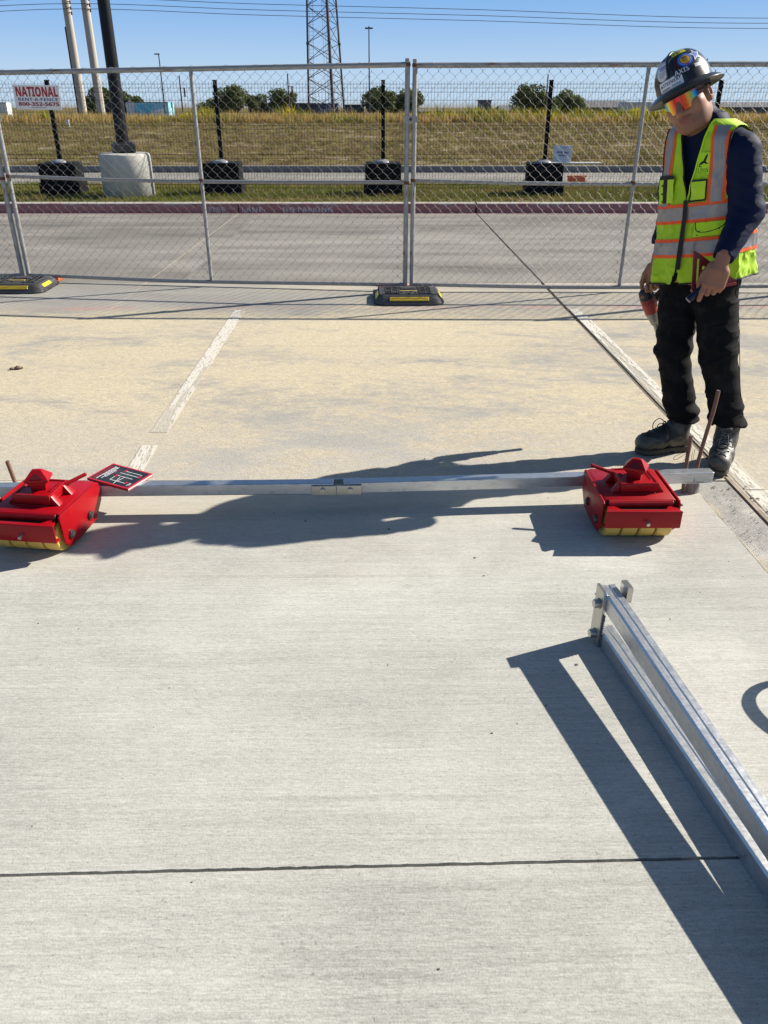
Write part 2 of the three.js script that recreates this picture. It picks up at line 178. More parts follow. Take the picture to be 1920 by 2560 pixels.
{ // red kerb
  const prof = [[0, 0], [0, 0.11], [0.012, 0.142], [0.035, 0.152], [0.15, 0.155], [0.15, -0.1], [0, -0.1]];
  const kerb = (x0, x1) => { const g = toCreasedNormals(loft([x0, x1].map((x) => prof.map(([d, y]) => V(x, y, -13.43 - d)))), 0.6), p = g.attributes.position, uv = []; for (let i = 0; i < p.count; i++) uv.push((p.getX(i) + 30) / 6, p.getY(i) / 0.2); g.setAttribute('uv', new THREE.Float32BufferAttribute(uv, 2)); return g; };
  const kt = dataTex(1024, 128, (u, v) => { const x = u * 6, y = v * 0.2; const n = fbm(x * 5, y * 40, 4), sp = hash2(u * 1024 | 0, v * 128 | 0); const worn = clamp((y - 0.125 + (n - 0.5) * 0.05) * 60); const chip = clamp((fbm(x * 14, y * 50 + 9, 3) - 0.66) * 8); const w = Math.max(worn, chip * 0.6); const r = [0.33 + (n - 0.5) * 0.1, 0.14 + (n - 0.5) * 0.06, 0.14 + (n - 0.5) * 0.06], c = [0.4, 0.37, 0.33]; return r.map((q, i) => lerp(q, c[i] + (sp - 0.5) * 0.06, w)); });
  const km = new THREE.MeshPhysicalMaterial({ map: kt, roughness: 0.85 });
  for (const [a, b] of [[-30, LJ - 0.01], [LJ + 0.006, RJ(-13.4) - 0.016], [RJ(-13.4) + 0.014, 30]]) struct('kerb', kerb(a, b), km, 'concrete kerb with worn dark red painted face');
  const pinkT = dataTex(512, 32, (u, v) => { const n = fbm(u * 160, v * 3, 4); return [0.5 + (n - 0.5) * 0.25, 0.25 + (n - 0.5) * 0.3, 0.23 + (n - 0.5) * 0.3]; });
  struct('painted_line', slabUV(slab([[-30, -13.34], [30, -13.34], [30, -13.43], [-30, -13.43]].reverse(), 0.004, 0.004), 6, 0.1, -30, -13.44), new THREE.MeshPhysicalMaterial({ map: pinkT, roughness: 0.9 }), 'faded pink paint line at the foot of the red kerb');
  // worn white stencil letters on the kerb face
  const lt = (txt, w) => { const c = document.createElement('canvas'); c.width = 512; c.height = 96; const g = c.getContext('2d'); g.fillStyle = '#000'; g.fillRect(0, 0, 512, 96); g.fillStyle = '#fff'; g.font = 'bold 100px sans-serif'; g.textBaseline = 'alphabetic'; const m = g.measureText(txt).width; g.save(); g.scale(500 / m, 1); g.fillText(txt, 3, 86); g.restore(); g.fillStyle = '#000'; let sd = 5; const q = () => (sd = (sd * 16807) % 2147483647) / 2147483647; for (let i = 0; i < 420; i++) { g.globalAlpha = q() * 0.8; g.fillRect(q() * 512, q() * 96, 2 + q() * 9, 3 + q() * 20); } g.globalAlpha = 1; const t = new THREE.CanvasTexture(c); const o = mesh('kerb_lettering', new THREE.PlaneGeometry(w, 0.095), new THREE.MeshPhysicalMaterial({ color: lin(0.55, 0.55, 0.55), alphaMap: t, transparent: true, roughness: 0.9 })); return o; };
  const l1 = lt('FIRE', 0.29); l1.position.set(-2.69, 0.055, -13.424); tag(l1, 'worn white stencilled FIRE lettering on the red kerb face', 'lettering');
  const l2 = lt('LANE', 0.36); l2.position.set(-2.12, 0.055, -13.424); tag(l2, 'worn white stencilled LANE lettering on the red kerb face', 'lettering');
  const l3 = lt('NO PARKING', 0.84); l3.position.set(-1.22, 0.055, -13.424); tag(l3, 'worn white stencilled NO PARKING lettering on the red kerb face', 'lettering');
}
{ // white bay lines, worn
  const wear = (seedx) => { const t = dataTex(128, 1024, (u, v) => { const n = fbm(u * 9 + seedx, v * 90, 4), e = Math.min(u, 1 - u) * 128; const f = noise(u * 60, v * 420 + seedx); let a = lerp(0.9, 0.35, sstep(0.52, 0.72, n)) - clamp((f - 0.62) * 1.1); if (e < 5) a *= 0.4 + 0.6 * f; const gone = fbm(u * 2, v * 7 + seedx, 3); a *= lerp(1, 0.4, sstep(0.55, 0.7, gone)); return [a, a, a]; }, false); return new THREE.MeshPhysicalMaterial({ color: lin(0.66, 0.63, 0.55), alphaMap: t, transparent: true, roughness: 0.85 }); };
  const sheet = (pts) => { const g = slab(pts, 0.004, 0.003); const p = g.attributes.position, uv = []; const zs = pts.map((q) => q[1]), z0 = Math.min(...zs), z1 = Math.max(...zs); for (let i = 0; i < p.count; i++) { const z = p.getZ(i), t = (z - z0) / (z1 - z0); const xl = lerp(pts[0][0], pts[3][0], 1 - t), xr = lerp(pts[1][0], pts[2][0], 1 - t); uv.push((p.getX(i) - xl) / (xr - xl), t * (z1 - z0) / 4); } g.setAttribute('uv', new THREE.Float32BufferAttribute(uv, 2)); return g; };
  const line = (x0, x1, w, z0, z1, m, label) => struct('parking_line', sheet([[x1, z1], [x1 + w, z1], [x0 + w, z0], [x0, z0]]), m, label);
  line(-1.272, -1.244, 0.09, -6.7, -3.9, wear(3), 'worn white bay line on the dusty pavement');
  line(-1.24, -1.228, 0.08, -3.72, -3.36, wear(31), 'short broken end of worn white bay line');
  line(1.578, 1.635, 0.095, -6.74, -3.2, wear(57), 'worn white bay line beside the open board joint');
  line(1.635, 1.652, 0.13, -3.19, -1.5, wear(77), 'patchy white mortar and paint beside the board strip');
}
// board strip in the open joint and dark holes broken along it
struct('joint_board', [slab([[RJ(-3.34) - 0.004, -3.34], [RJ(-3.34) + 0.012, -3.34], [RJ(-1.2) + 0.012, -1.2], [RJ(-1.2) - 0.004, -1.2]].reverse(), 0.002, 0.08)], new THREE.MeshPhysicalMaterial({ map: dataTex(64, 512, (u, v) => { const n = fbm(u * 20, v * 14, 4); const g = 0.3 + (n - 0.5) * 0.3; return [g * 1.05, g * 0.86, g * 0.66]; }), roughness: 0.95 }), 'weathered fibre board strip standing in the open joint');
struct('joint_sealant', [slab([[RJ(-3.35) - 0.013, -6.72], [RJ(-3.35) + 0.014, -6.72], [RJ(-3.35) + 0.015, -3.345], [RJ(-3.35) - 0.013, -3.345]].map(([x, z]) => [x + (z + 3.35) * 0.012, z]).reverse(), -0.006, 0.03)], mat(0.14, 0.115, 0.085, 0.95), 'dirt filled joint beside the white bay line');
struct('soil', [slab([[-60, 14], [60, 14], [60, -13.44], [-60, -13.44]], -0.03 - 0.03, 0.3)], mat(0.07, 0.06, 0.048, 1));
// small stones, clods and dark specks lying about
{
  const stone = (r, sx) => { const g = new THREE.IcosahedronGeometry(r, 1), p = g.attributes.position; for (let i = 0; i < p.count; i++) { const f = 0.7 + 0.6 * hash2((p.getX(i) * 9e3 + sx) | 0, (p.getZ(i) * 9e3 + p.getY(i) * 5e3) | 0); p.setXYZ(i, p.getX(i) * f * 1.3, Math.max(-r * 0.4, p.getY(i) * f * 0.7), p.getZ(i) * f); } g.computeVertexNormals(); return g; };
  const dark = mat(0.1, 0.085, 0.065, 0.95), tan = mat(0.34, 0.26, 0.17, 0.95);
  const clod = tag(mesh('dirt_clod', [stone(0.018, 1).translate(0, 0.01, 0), stone(0.013, 7).translate(-0.03, 0.007, 0.008), stone(0.011, 9).translate(0.022, 0.006, -0.008)], mat(0.2, 0.14, 0.09, 1)), 'small brown clod of dirt on the dusty pavement', 'dirt clod'); clod.position.set(-2.42, 0, -5.03);
  const list = [], crumbs = [];
  for (let i = 0; i < 46; i++) { const x = rr(-1.8, 1.4), z = rr(-5.4, -0.7), r = rr(0.001, 0.0026); list.push(stone(r, i).rotateY(rr(0, 6)).translate(x, r * 0.3, z)); }
  for (const [x, z, r] of [[0.37, -2.47, 0.007], [-0.33, -2.9, 0.008], [0.05, -3.32, 0.006], [0.02, -2.83, 0.009], [0.11, -0.98, 0.005], [0.6, -1.95, 0.009], [0.2, -3.55, 0.008], [0.3, -1.65, 0.006], [0.76, -2.35, 0.01], [0.35, -2.6, 0.009]]) list.push(stone(r * 0.42, r * 9e4).translate(x, r * 0.1, z));
  for (let i = 0; i < 110; i++) { const z = rr(-3.25, -2.3), x = EX(z) + rr(0.01, 0.17) , r = rr(0.0012, 0.0034) * (1 - (z + 3.25) * 0.5); crumbs.push(stone(r, i * 3).rotateY(rr(0, 6)).translate(x, r * 0.2, z)); }
  for (let i = 0; i < 16; i++) { const z = rr(-3.25, -2.7); crumbs.push(stone(rr(0.004, 0.008), i * 5).translate(RJ(z) + rr(0.02, 0.05), 0.002, z)); }
  tag(mesh('grit', list, dark), 'dark specks of grit scattered over the pale slab', 'grit', null, 'stuff');
  tag(mesh('crumbs', crumbs, mat(0.3, 0.26, 0.2, 1)), 'mortar crumbs scattered beside the open board joint', 'crumbs', null, 'stuff');
}

// ---------------------------------------------------------------- verge, far lane, embankment
const grassTex = dataTex(1024, 512, (u, v) => { const x = u * 12, z = v * 6; const n = fbm(x * 2.3, z * 3, 5), f = noise(x * 30, z * 26), sp = hash2(u * 1024 | 0, v * 512 | 0), dry = clamp((fbm(x * 0.8 + 9, z * 2.2, 4) - 0.42) * 3.5); const g = 0.75 + (f - 0.5) * 0.7 + (sp - 0.5) * 0.5 + (n - 0.5) * 0.6; return [lerp(0.11, 0.23, dry) * g, lerp(0.135, 0.165, dry) * g, lerp(0.03, 0.075, dry) * g]; });
const grassMat = new THREE.MeshPhysicalMaterial({ map: grassTex, roughness: 1, specularIntensity: 0.1, bumpMap: grassTex, bumpScale: 0.03 });
struct('verge', slabUV(slab([[-40, -13.581], [40, -13.581], [40, -16.95], [-40, -16.95]], 0.148, 0.2), 12, 6, -40, -20), grassMat, 'grass verge behind the red kerb');
struct('road', slabUV(slab([[-60, -16.952], [60, -16.952], [60, -22.0], [-60, -22.0]], 0.0, 0.1), 14, 7, -30, -14), laneMat, 'concrete lane at the foot of the embankment');
struct('kerb', [toCreasedNormals(loft([-60, 60].map((x) => [[0, -0.1], [0, 0.12], [0.02, 0.15], [0.16, 0.155], [0.16, -0.1]].map(([d, y]) => V(x, y, -22.0 - d)))), 0.6)], mat(0.2, 0.19, 0.18, 0.9), 'plain grey kerb at the foot of the embankment');
const terrainY = (x, z) => { const P = [[-22.16, 0.14], [-24, 0.26], [-31, 0.86], [-34, 0.97], [-46, 0.82], [-62, -0.9], [-120, -1.6], [-400, -2.2], [-2400, -6]]; let y = P[P.length - 1][1]; for (let i = 0; i < P.length - 1; i++) if (z <= P[i][0] && z >= P[i + 1][0]) { const t = (z - P[i][0]) / (P[i + 1][0] - P[i][0]); y = lerp(P[i][1], P[i + 1][1], t * t * (3 - 2 * t) * 0.5 + t * 0.5); break; } const amp = z < -22.5 && z > -60 ? 1 : 0; return y + amp * (0.09 * (fbm(x * 0.16, z * 0.5, 3) - 0.5) + 0.05 * (fbm(x * 1.1, z * 2.2, 3) - 0.5)); };
{
  const zs = []; for (let z = -22.16; z > -36; z -= 0.22) zs.push(z); for (let z = -36; z > -62; z -= 1.2) zs.push(z); zs.push(-62, -75, -100, -160, -300, -600, -1200, -2400);
  const g = grid((u, v) => { const z = zs[Math.round(v * (zs.length - 1))], w = Math.abs(z) < 63 ? 46 : lerp(60, 2600, (Math.abs(z) - 62) / 2338); const x = (u - 0.5) * 2 * w; return V(x, terrainY(x, z), z); }, 260, zs.length - 1);
  const p = g.attributes.position, uv = []; for (let i = 0; i < p.count; i++) uv.push(p.getX(i) / 12, p.getZ(i) / 6); g.setAttribute('uv', new THREE.Float32BufferAttribute(uv, 2));
  const t = dataTex(1024, 1024, (u, v) => { const x = u * 12, z = v * 6; const n = fbm(x * 1.7, z * 2.6, 5), f = noise(x * 26, z * 30), sp = hash2(u * 1024 | 0, v * 1024 | 0), m = fbm(x * 5 + 3, z * 7, 4), pale = clamp((fbm(x * 1.3 + 40, z * 3 + 2, 4) - 0.62) * 6); const g1 = 0.8 + (f - 0.5) * 0.6 + (sp - 0.5) * 0.5; const b = clamp((m - 0.46) * 6 + (n - 0.5) * 2.2); const c = [lerp(0.2, 0.12, b) * g1, lerp(0.165, 0.085, b) * g1, lerp(0.06, 0.05, b) * g1]; return [lerp(c[0], 0.36, pale * 0.6), lerp(c[1], 0.3, pale * 0.6), lerp(c[2], 0.22, pale * 0.6)]; });
  struct('embankment', g, new THREE.MeshPhysicalMaterial({ map: t, roughness: 1, specularIntensity: 0.1, bumpMap: t, bumpScale: 0.06 }), 'grassy embankment with bare brown patches');
}
// blades: clumps of leaning slivers, instanced
function clump(n, h, w, lean) { const p = []; for (let i = 0; i < n; i++) { const a = rr(0, 6.28), r = rr(0, w), x = Math.cos(a) * r, z = Math.sin(a) * r, b = rr(0, 6.28), hh = h * rr(0.55, 1), bx = Math.cos(b) * hh * lean, bz = Math.sin(b) * hh * lean, c = rr(0, 3.14), ww = h * 0.035; const dx = Math.cos(c) * ww, dz = Math.sin(c) * ww; const m = [x + bx * 0.4, hh * 0.55, z + bz * 0.4]; p.push(x - dx, 0, z - dz, x + dx, 0, z + dz, m[0] + dx * 0.7, m[1], m[2] + dz * 0.7, x - dx, 0, z - dz, m[0] + dx * 0.7, m[1], m[2] + dz * 0.7, m[0] - dx * 0.7, m[1], m[2] - dz * 0.7, m[0] - dx * 0.7, m[1], m[2] - dz * 0.7, m[0] + dx * 0.7, m[1], m[2] + dz * 0.7, x + bx, hh, z + bz); } const g = new THREE.BufferGeometry(); g.setAttribute('position', new THREE.Float32BufferAttribute(p, 3)); g.computeVertexNormals(); return g; }
function scatter(name, label, geo, m, n, place, color) { const im = new THREE.InstancedMesh(geo, m, n), M = new THREE.Matrix4(), q = new THREE.Quaternion(), c = new THREE.Color(); for (let i = 0; i < n; i++) { const [x, y, z, s] = place(i); q.setFromAxisAngle(V(0, 1, 0), rr(0, 6.28)); M.compose(V(x, y, z), q, V(s, s * rr(0.7, 1.2), s)); im.setMatrixAt(i, M); const k2 = color(x, z); c.setRGB(...k2); im.setColorAt(i, c); } im.name = numbered(name); im.castShadow = im.receiveShadow = true; tag(im, label, 'grass', null, 'stuff'); scene.add(im); return im; }
const leafM = (o = {}) => new THREE.MeshPhysicalMaterial({ color: 0xffffff, roughness: 0.9, specularIntensity: 0.2, side: THREE.DoubleSide, transmission: 0.25, thickness: 0, ...o });
scatter('verge_grass', 'short green grass on the verge behind the red kerb', clump(9, 0.085, 0.06, 0.5), leafM(), 15000, () => { const x = rr(-12, 12), z = rr(-16.9, -13.62); return [x, 0.146, z, rr(0.6, 1.3)]; }, (x, z) => { const d = clamp((fbm(x * 0.9, z * 2, 3) - 0.4) * 3), v = rr(0.8, 1.25); return [lerp(0.17, 0.3, d) * v, lerp(0.19, 0.235, d) * v, lerp(0.035, 0.08, d) * v]; });
scatter('bank_grass', 'short mown grass on the embankment slope', clump(7, 0.13, 0.1, 0.7), leafM(), 26000, () => { const z = rr(-33, -22.3), x = rr(-19, 19) * (Math.abs(z) / 30 + 0.15); return [x, terrainY(x, z) - 0.01, z, rr(0.5, 1.25) * (fbm(x * 1.2, z * 2.4, 3) > 0.53 ? 0.45 : 1)]; }, (x, z) => { const d = clamp((fbm(x * 0.7 + 3, z * 1.6, 3) - 0.36) * 3.2), v = rr(0.75, 1.25); return [lerp(0.18, 0.28, d) * v, lerp(0.165, 0.2, d) * v, lerp(0.045, 0.09, d) * v]; });
scatter('tall_grass', 'tall dry golden grass along the top of the embankment', clump(14, 0.39, 0.16, 0.3), leafM({ transmission: 0.4 }), 9000, () => { const z = rr(-42, -33), x = rr(-26, 26); return [x, terrainY(x, z) - 0.02, z, rr(0.55, 1.15) * (0.75 + 0.5 * fbm(x * 0.4, 3, 3))]; }, (x, z) => { const v = rr(0.75, 1.25), gr = clamp((fbm(x * 0.5 + 6, z * 0.6, 3) - 0.5) * 3 + sstep(2, 7, x) * 0.3); return [lerp(0.46, 0.28, gr) * v, lerp(0.33, 0.27, gr) * v, lerp(0.12, 0.055, gr) * v]; });
{ // yellow-flowered weeds
  const spots = []; for (const [px, n] of [[2.2, 18], [3.6, 34], [5.6, 16], [7.6, 18], [9.3, 42], [10.6, 40], [11.6, 22], [-6.4, 16], [-12.5, 10], [-3.4, 8]]) for (let i = 0; i < n; i++) spots.push([px * 1.12 + rr(-0.8, 0.8), rr(-38, -34)]);
  scatter('flowering_weeds', 'yellow flowering weeds among the tall grass', clump(26, 0.52, 0.26, 0.4), leafM({ transmission: 0.4 }), spots.length * 2, (i) => { const [x, z] = spots[i % spots.length]; const X = x + rr(-0.2, 0.2); return [X, terrainY(X, z) - 0.02, z + rr(-0.3, 0.3), rr(0.7, 1.2)]; }, () => { const v = rr(0.75, 1.2); return rnd() < 0.55 ? [0.5 * v, 0.42 * v, 0.03 * v] : [0.2 * v, 0.23 * v, 0.04 * v]; });
}

// ---------------------------------------------------------------- far things
function leafTree(x, z, base, w, h, label, tone = 1, lobes = 9) {
  const t = thing('tree', label, 'tree', [x, base, z], 0, 'trees beyond the embankment'); const bark = mat(0.09, 0.07, 0.055, 0.95), tr = [cyl(V(0, 0, 0), V(0.1 * w, h * 0.42, 0), w * 0.035, w * 0.022, 8)];
  for (let i = 0; i < 6; i++) { const a = i * 1.05 + rr(0, 0.6); tr.push(cyl(V(0.1 * w, h * rr(0.25, 0.42), 0), V(Math.cos(a) * w * 0.3, h * rr(0.55, 0.8), Math.sin(a) * w * 0.3), w * 0.018, w * 0.006, 6)); }
  mesh('trunk', tr, bark, t);
  const L = []; for (let i = 0; i < lobes; i++) { const a = rr(0, 6.28), r = Math.sqrt(rnd()) * 0.36; L.push([Math.cos(a) * r * w, h * rr(0.36, 0.8), Math.sin(a) * r * w, w * rr(0.14, 0.24)]); } L.push([0, h * 0.8, 0, w * 0.2]);
  const p = [], c = [], n = 5200; for (let i = 0; i < n; i++) { const l = L[(rnd() * L.length) | 0], d = V(rr(-1, 1), rr(-1, 1), rr(-1, 1)).normalize().multiplyScalar(l[3] * Math.pow(rnd(), 0.35)); const q = V(l[0] + d.x, l[1] + d.y * 0.85, l[2] + d.z), s = w * rr(0.011, 0.022), u = V(rr(-1, 1), rr(-1, 1), rr(-1, 1)).normalize(), v = V(rr(-1, 1), rr(-1, 1), rr(-1, 1)).cross(u).normalize(); const A = q.clone().addScaledVector(u, s * 1.5), B = q.clone().addScaledVector(v, s), C = q.clone().addScaledVector(u, -s * 1.5), D = q.clone().addScaledVector(v, -s); for (const k2 of [A, B, C, A, C, D]) p.push(k2.x, k2.y, k2.z); const m = rr(0.65, 1.35) * tone; for (let k2 = 0; k2 < 6; k2++) c.push(0.125 * m, 0.155 * m, 0.055 * m); }
  const g = new THREE.BufferGeometry(); g.setAttribute('position', new THREE.Float32BufferAttribute(p, 3)); g.setAttribute('color', new THREE.Float32BufferAttribute(c, 3)); g.computeVertexNormals();
  mesh('crown', g, new THREE.MeshPhysicalMaterial({ vertexColors: true, roughness: 0.85, side: THREE.DoubleSide, transmission: 0.3, thickness: 0, specularIntensity: 0.2 }), t);
}
const FB = -2.0; // far ground level
leafTree(-40.5, -240, FB, 12.5, 8.3, 'bushy green tree beside the black fence post with dry grass below', 1.05, 10);
leafTree(-46, -236, FB, 9, 4.6, 'low shrubby tree next to the bushy green tree', 1.25, 8);
leafTree(-33.2, -240, FB, 9, 6.1, 'sparse small tree between bushy tree and thin wooden pole', 1.1, 7);
leafTree(-28, -242, FB, 10.5, 7.3, 'open crowned tree behind the thin wooden pole', 1.1, 8);
leafTree(-1.6, -238, FB, 12.5, 7.4, 'broad tree behind the tall light mast', 0.95, 10);
leafTree(6.0, -240, FB, 12, 7.0, 'broad dark tree behind a black fence post and paired steel posts', 0.95, 10);
leafTree(40.5, -235, FB, 13, 8.1, 'large round dark green tree beside the low grey building', 0.85, 14);
leafTree(50.5, -246, FB, 12, 6.8, 'olive green tree rising behind the low grey roof', 1.3, 9);
leafTree(-77, -240, FB, 14, 7.4, 'dark tree behind the two pale utility poles', 0.8, 10);
leafTree(-71, -244, FB, 9, 6.2, 'smaller dark tree between utility poles and lamp post', 0.85, 8);

for (const [i, x0, x1] of [[0, -14.0, -14.36], [1, -13.13, -13.5]]) { // pale utility poles
  const t = thing('utility_pole', ['pale round utility pole carrying a dark conduit', 'pale round utility pole without conduit'][i], 'utility pole', [x1 * (i ? 1 : 43.2 / 42), 0.6, i ? -42 : -43.2]);
  const top = V((x0 - x1) * 2.15 * 0 , 11, 0); const T = dataTex(128, 512, (u, v) => { const n = fbm(u * 30, v * 6, 4); const g = 0.42 + (n - 0.5) * 0.2; return [g * 1.04, g * 0.97, g * 0.84]; });
  mesh('shaft', cyl(V(0, 0, 0), top, 0.2, 0.15, 18), new THREE.MeshPhysicalMaterial({ map: T, roughness: 0.9 }), t);
  if (!i) mesh('conduit', cyl(V(-0.21, 0, 0.06), V(-0.18, 4.2, 0.06), 0.045, 0.045, 8), mat(0.03, 0.03, 0.032, 0.7), t);
  const ins = mat(0.12, 0.06, 0.05, 0.5); for (const y of [4.77, 4.97, 5.2]) mesh('insulator', [cyl(V(0.12, y, 0.1), V(0.3, y - 0.05, 0.3), 0.02, 0.02, 6), cyl(V(0.3, y - 0.12, 0.3), V(0.3, y + 0.02, 0.3), 0.05, 0.03, 8)], ins, t);
}
[[5.8, 5.1, 5.5], [5.575, 4.9, 5.33], [5.376, 4.7, 5.08]].forEach(([a, b, l], i) => { const pts = [V(-40, l + 0.3, -44), V(-25, l - 0.05, -42.5), V(-14.1, a, -41.7), V(-6, a - 0.22, -41.8), V(4, a - 0.42, -42), V(17, b - 0.05, -42), V(40, b + 0.5, -43)]; tag(mesh('power_line', tube(pts, 0.012, 90, 5), mat(0.03, 0.033, 0.04, 0.6)), ['topmost of three overhead power lines', 'middle one of three overhead power lines', 'lowest of three overhead power lines'][i], 'power line'); });
{ // lattice tower, three legs
  const t = thing('lattice_tower', 'tall dark steel lattice tower with climbing ladder and cross braces', 'tower', [-7.6, -1.5, -120]); const m = mat(0.075, 0.065, 0.07, 0.6, { metalness: 0.3 });
  const legs = [[[-2.66, 0, 0.6], [-1.6, 44, 0]], [[0.85, 0, 1.7], [-0.7, 44, 0.5]], [[2.25, 0, -1.4], [-0.35, 44, -0.8]]].map(([a, b]) => [V(...a), V(...b)]), P = (i, y) => legs[i][0].clone().lerp(legs[i][1], y / 44);
  legs.forEach(([a, b], i) => mesh('leg', cyl(a, b, i === 1 ? 0.22 : 0.14, 0.1, 8), m, t));
  const n = 22, step = 2.05; for (const [i, j] of [[0, 1], [1, 2], [2, 0]]) for (let k2 = 0; k2 < n; k2++) { const y = k2 * step; if (y + step > 44) break; mesh('brace', [cyl(P(i, y), P(j, y + step), 0.042, 0.042, 5), cyl(P(j, y), P(i, y + step), 0.042, 0.042, 5)], m, t); }
  const rungs = []; for (let y = 0.3; y < 40; y += 0.4) { const p = P(0, y); rungs.push(cyl(V(p.x + 0.25, y, p.z), V(p.x + 0.75, y, p.z), 0.015, 0.015, 4)); } mesh('ladder', [...rungs, cyl(P(0, 0).add(V(0.75, 0, 0)), P(0, 40).add(V(0.75, 0, 0)), 0.02, 0.02, 5), cyl(P(0, 0).add(V(0.25, 0, 0)), P(0, 40).add(V(0.25, 0, 0)), 0.02, 0.02, 5)], m, t);
  const cab = []; for (const d of [-0.1, 0.25, 0.5, 0.9]) cab.push(cyl(V(d - 0.1, 0, 0), V(d * 0.5 - 0.9, 42, 0), 0.022, 0.022, 5)); mesh('cable_run', cab, mat(0.2, 0.22, 0.25, 0.6), t);
  legs.forEach((_, i) => { const p = P(i, 10.2); mesh('joint_plate', box(0.35, 0.3, 0.35, p.x, p.y, p.z), m, t); });
}
{ // light masts and thin poles
  const m = mat(0.035, 0.035, 0.04, 0.6);
  const mast = (x, z, top, label, two) => { const t = thing('light_mast', label, 'light pole', [x, -1.6, z]); mesh('shaft', cyl(V(0, 0, 0), V(0, top, 0), 0.13, 0.08, 8), m, t); mesh('lamp_head', two ? [box(0.5, 0.18, 0.5, -0.35, top, 0), box(0.5, 0.18, 0.5, 0.35, top, 0), box(0.2, 0.25, 0.2, 0, top + 0.12, 0)] : [box(0.75, 0.16, 0.4, -0.25, top, 0)], m, t); mesh('collar', box(0.34, 0.12, 0.34, 0, top * 0.52, 0), m, t); };
  mast(-2.3, -140, 13.5, 'tall dark light mast with twin floodlights beside the lattice tower', true); mast(-34.8, -140, 10.1, 'slim dark light mast with a single lamp behind the lamp post', false);
  const wood = mat(0.085, 0.05, 0.045, 0.9);
  const pole = (x, z, top, label) => { const t = thing('wooden_pole', label, 'pole', [x, FB, z]); mesh('shaft', cyl(V(0, 0, 0), V(0, top, 0), 0.19, 0.14, 8), wood, t); mesh('bracket', [box(0.9, 0.14, 0.2, 0.45, top * 0.74, 0), cyl(V(0.85, top * 0.55, 0), V(0.85, top * 0.75, 0), 0.2, 0.2, 8)], wood, t); };
  pole(-21.5, -200, 9.7, 'thin wooden pole beside the open crowned tree'); pole(-45.7, -200, 9.3, 'thin wooden pole between lamp post and steel fence post'); pole(36.6, -200, 9.6, 'thin wooden pole right behind the black fence post with the leaning sign'); pole(71.5, -200, 12.6, 'thin pole behind the hard hat of the worker');
}
{ // trailers, containers and buildings
  const trailer = (x, z, w, h, d, body, label, o = {}) => { const t = thing(o.name || 'trailer', label, o.cat || 'trailer', [x, FB, z], o.turn || 0); const y0 = o.lift ?? 1.1; mesh('body', rbox(w, h, d, 0.06, 0, y0 + h / 2, 0), body, t); mesh('frame', box(w * 0.96, 0.22, d * 0.8, 0, y0 - 0.12, 0), mat(0.03, 0.03, 0.03, 0.7), t); mesh('top_rail', [box(w + 0.06, 0.14, 0.06, 0, y0 + h - 0.05, d / 2 + 0.02)], o.rail || mat(0.05, 0.05, 0.06, 0.6), t); for (const sx of [-0.36, -0.24, 0.36]) mesh('wheel', cyl(V(w * sx, 0.5, d / 2 - 0.35), V(w * sx, 0.5, d / 2 - 0.05), 0.5, 0.5, 16), mat(0.02, 0.02, 0.02, 0.9), t); return t; };
  const dark = mat(0.035, 0.037, 0.045, 0.7), blue = mat(0.022, 0.03, 0.13, 0.5);
  trailer(-28, -262, 15.8, 3.1, 2.6, dark, 'long dark trailer in front of the tower legs', { lift: 0.9 });
  const tb = trailer(-15.5, -240, 6.1, 3.2, 2.6, blue, 'dark blue box trailer with white lettering under the lattice tower', { name: 'box_trailer', lift: 0.7, rail: mat(0.02, 0.02, 0.025, 0.6) });
  const lt = canvasTex(512, 128, (g) => { g.fillStyle = '#1a2048'; g.fillRect(0, 0, 512, 128); g.fillStyle = '#b9bdc6'; g.font = 'italic bold 100px sans-serif'; g.fillText('S', 150, 96); g.strokeStyle = '#b9bdc6'; g.lineWidth = 8; g.beginPath(); for (let i = 0; i < 9; i++) g.lineTo(215 + i * 30, i % 2 ? 38 : 92); g.stroke(); g.strokeRect(212, 26, 268, 6); g.strokeStyle = '#b9bdc6'; g.lineWidth = 9; g.beginPath(); g.ellipse(78, 64, 52, 46, 0, 0, 7); g.stroke(); g.beginPath(); g.moveTo(50, 96); g.lineTo(96, 30); g.stroke(); });
  const pl = mesh('lettering', new THREE.PlaneGeometry(5.4, 1.35), new THREE.MeshPhysicalMaterial({ map: lt, roughness: 0.6 }), tb); pl.position.set(0.1, 2.1, 1.33);
  trailer(-8.1, -240, 5.4, 3.2, 2.6, mat(0.055, 0.06, 0.065, 0.7), 'dark grey open container beside the blue box trailer', { name: 'container', cat: 'container', lift: 0.4 });
  const tc = trailer(-53, -200, 10.5, 3.1, 2.6, mat(0.3, 0.62, 0.74, 0.5), 'pale cyan and white box trailer behind the lamp post', { name: 'box_trailer', lift: 1.0, turn: -0.25 });
  mesh('white_panel', box(2.0, 3.0, 0.05, -4.25, 2.52, 1.33), mat(0.72, 0.72, 0.72, 0.6), tc); const ct = canvasTex(256, 96, (g) => { g.fillStyle = '#8fd0e2'; g.fillRect(0, 0, 256, 96); g.fillStyle = '#eef6f8'; g.beginPath(); g.moveTo(90, 96); g.bezierCurveTo(150, 20, 200, 70, 256, 10); g.lineTo(256, 60); g.bezierCurveTo(210, 90, 160, 60, 130, 96); g.fill(); g.beginPath(); g.moveTo(0, 10); g.lineTo(150, 8); g.lineTo(110, 60); g.lineTo(0, 40); g.fillStyle = '#6cc3dc'; g.fill(); }); const cp = mesh('side_print', new THREE.PlaneGeometry(7.6, 2.8), new THREE.MeshPhysicalMaterial({ map: ct, roughness: 0.6 }), tc); cp.position.set(1.0, 2.5, 1.33);
  trailer(-61.5, -205, 5.0, 3.6, 2.6, mat(0.02, 0.02, 0.022, 0.7), 'black box trailer end beside the lamp post', { name: 'box_trailer', lift: 0.9 });
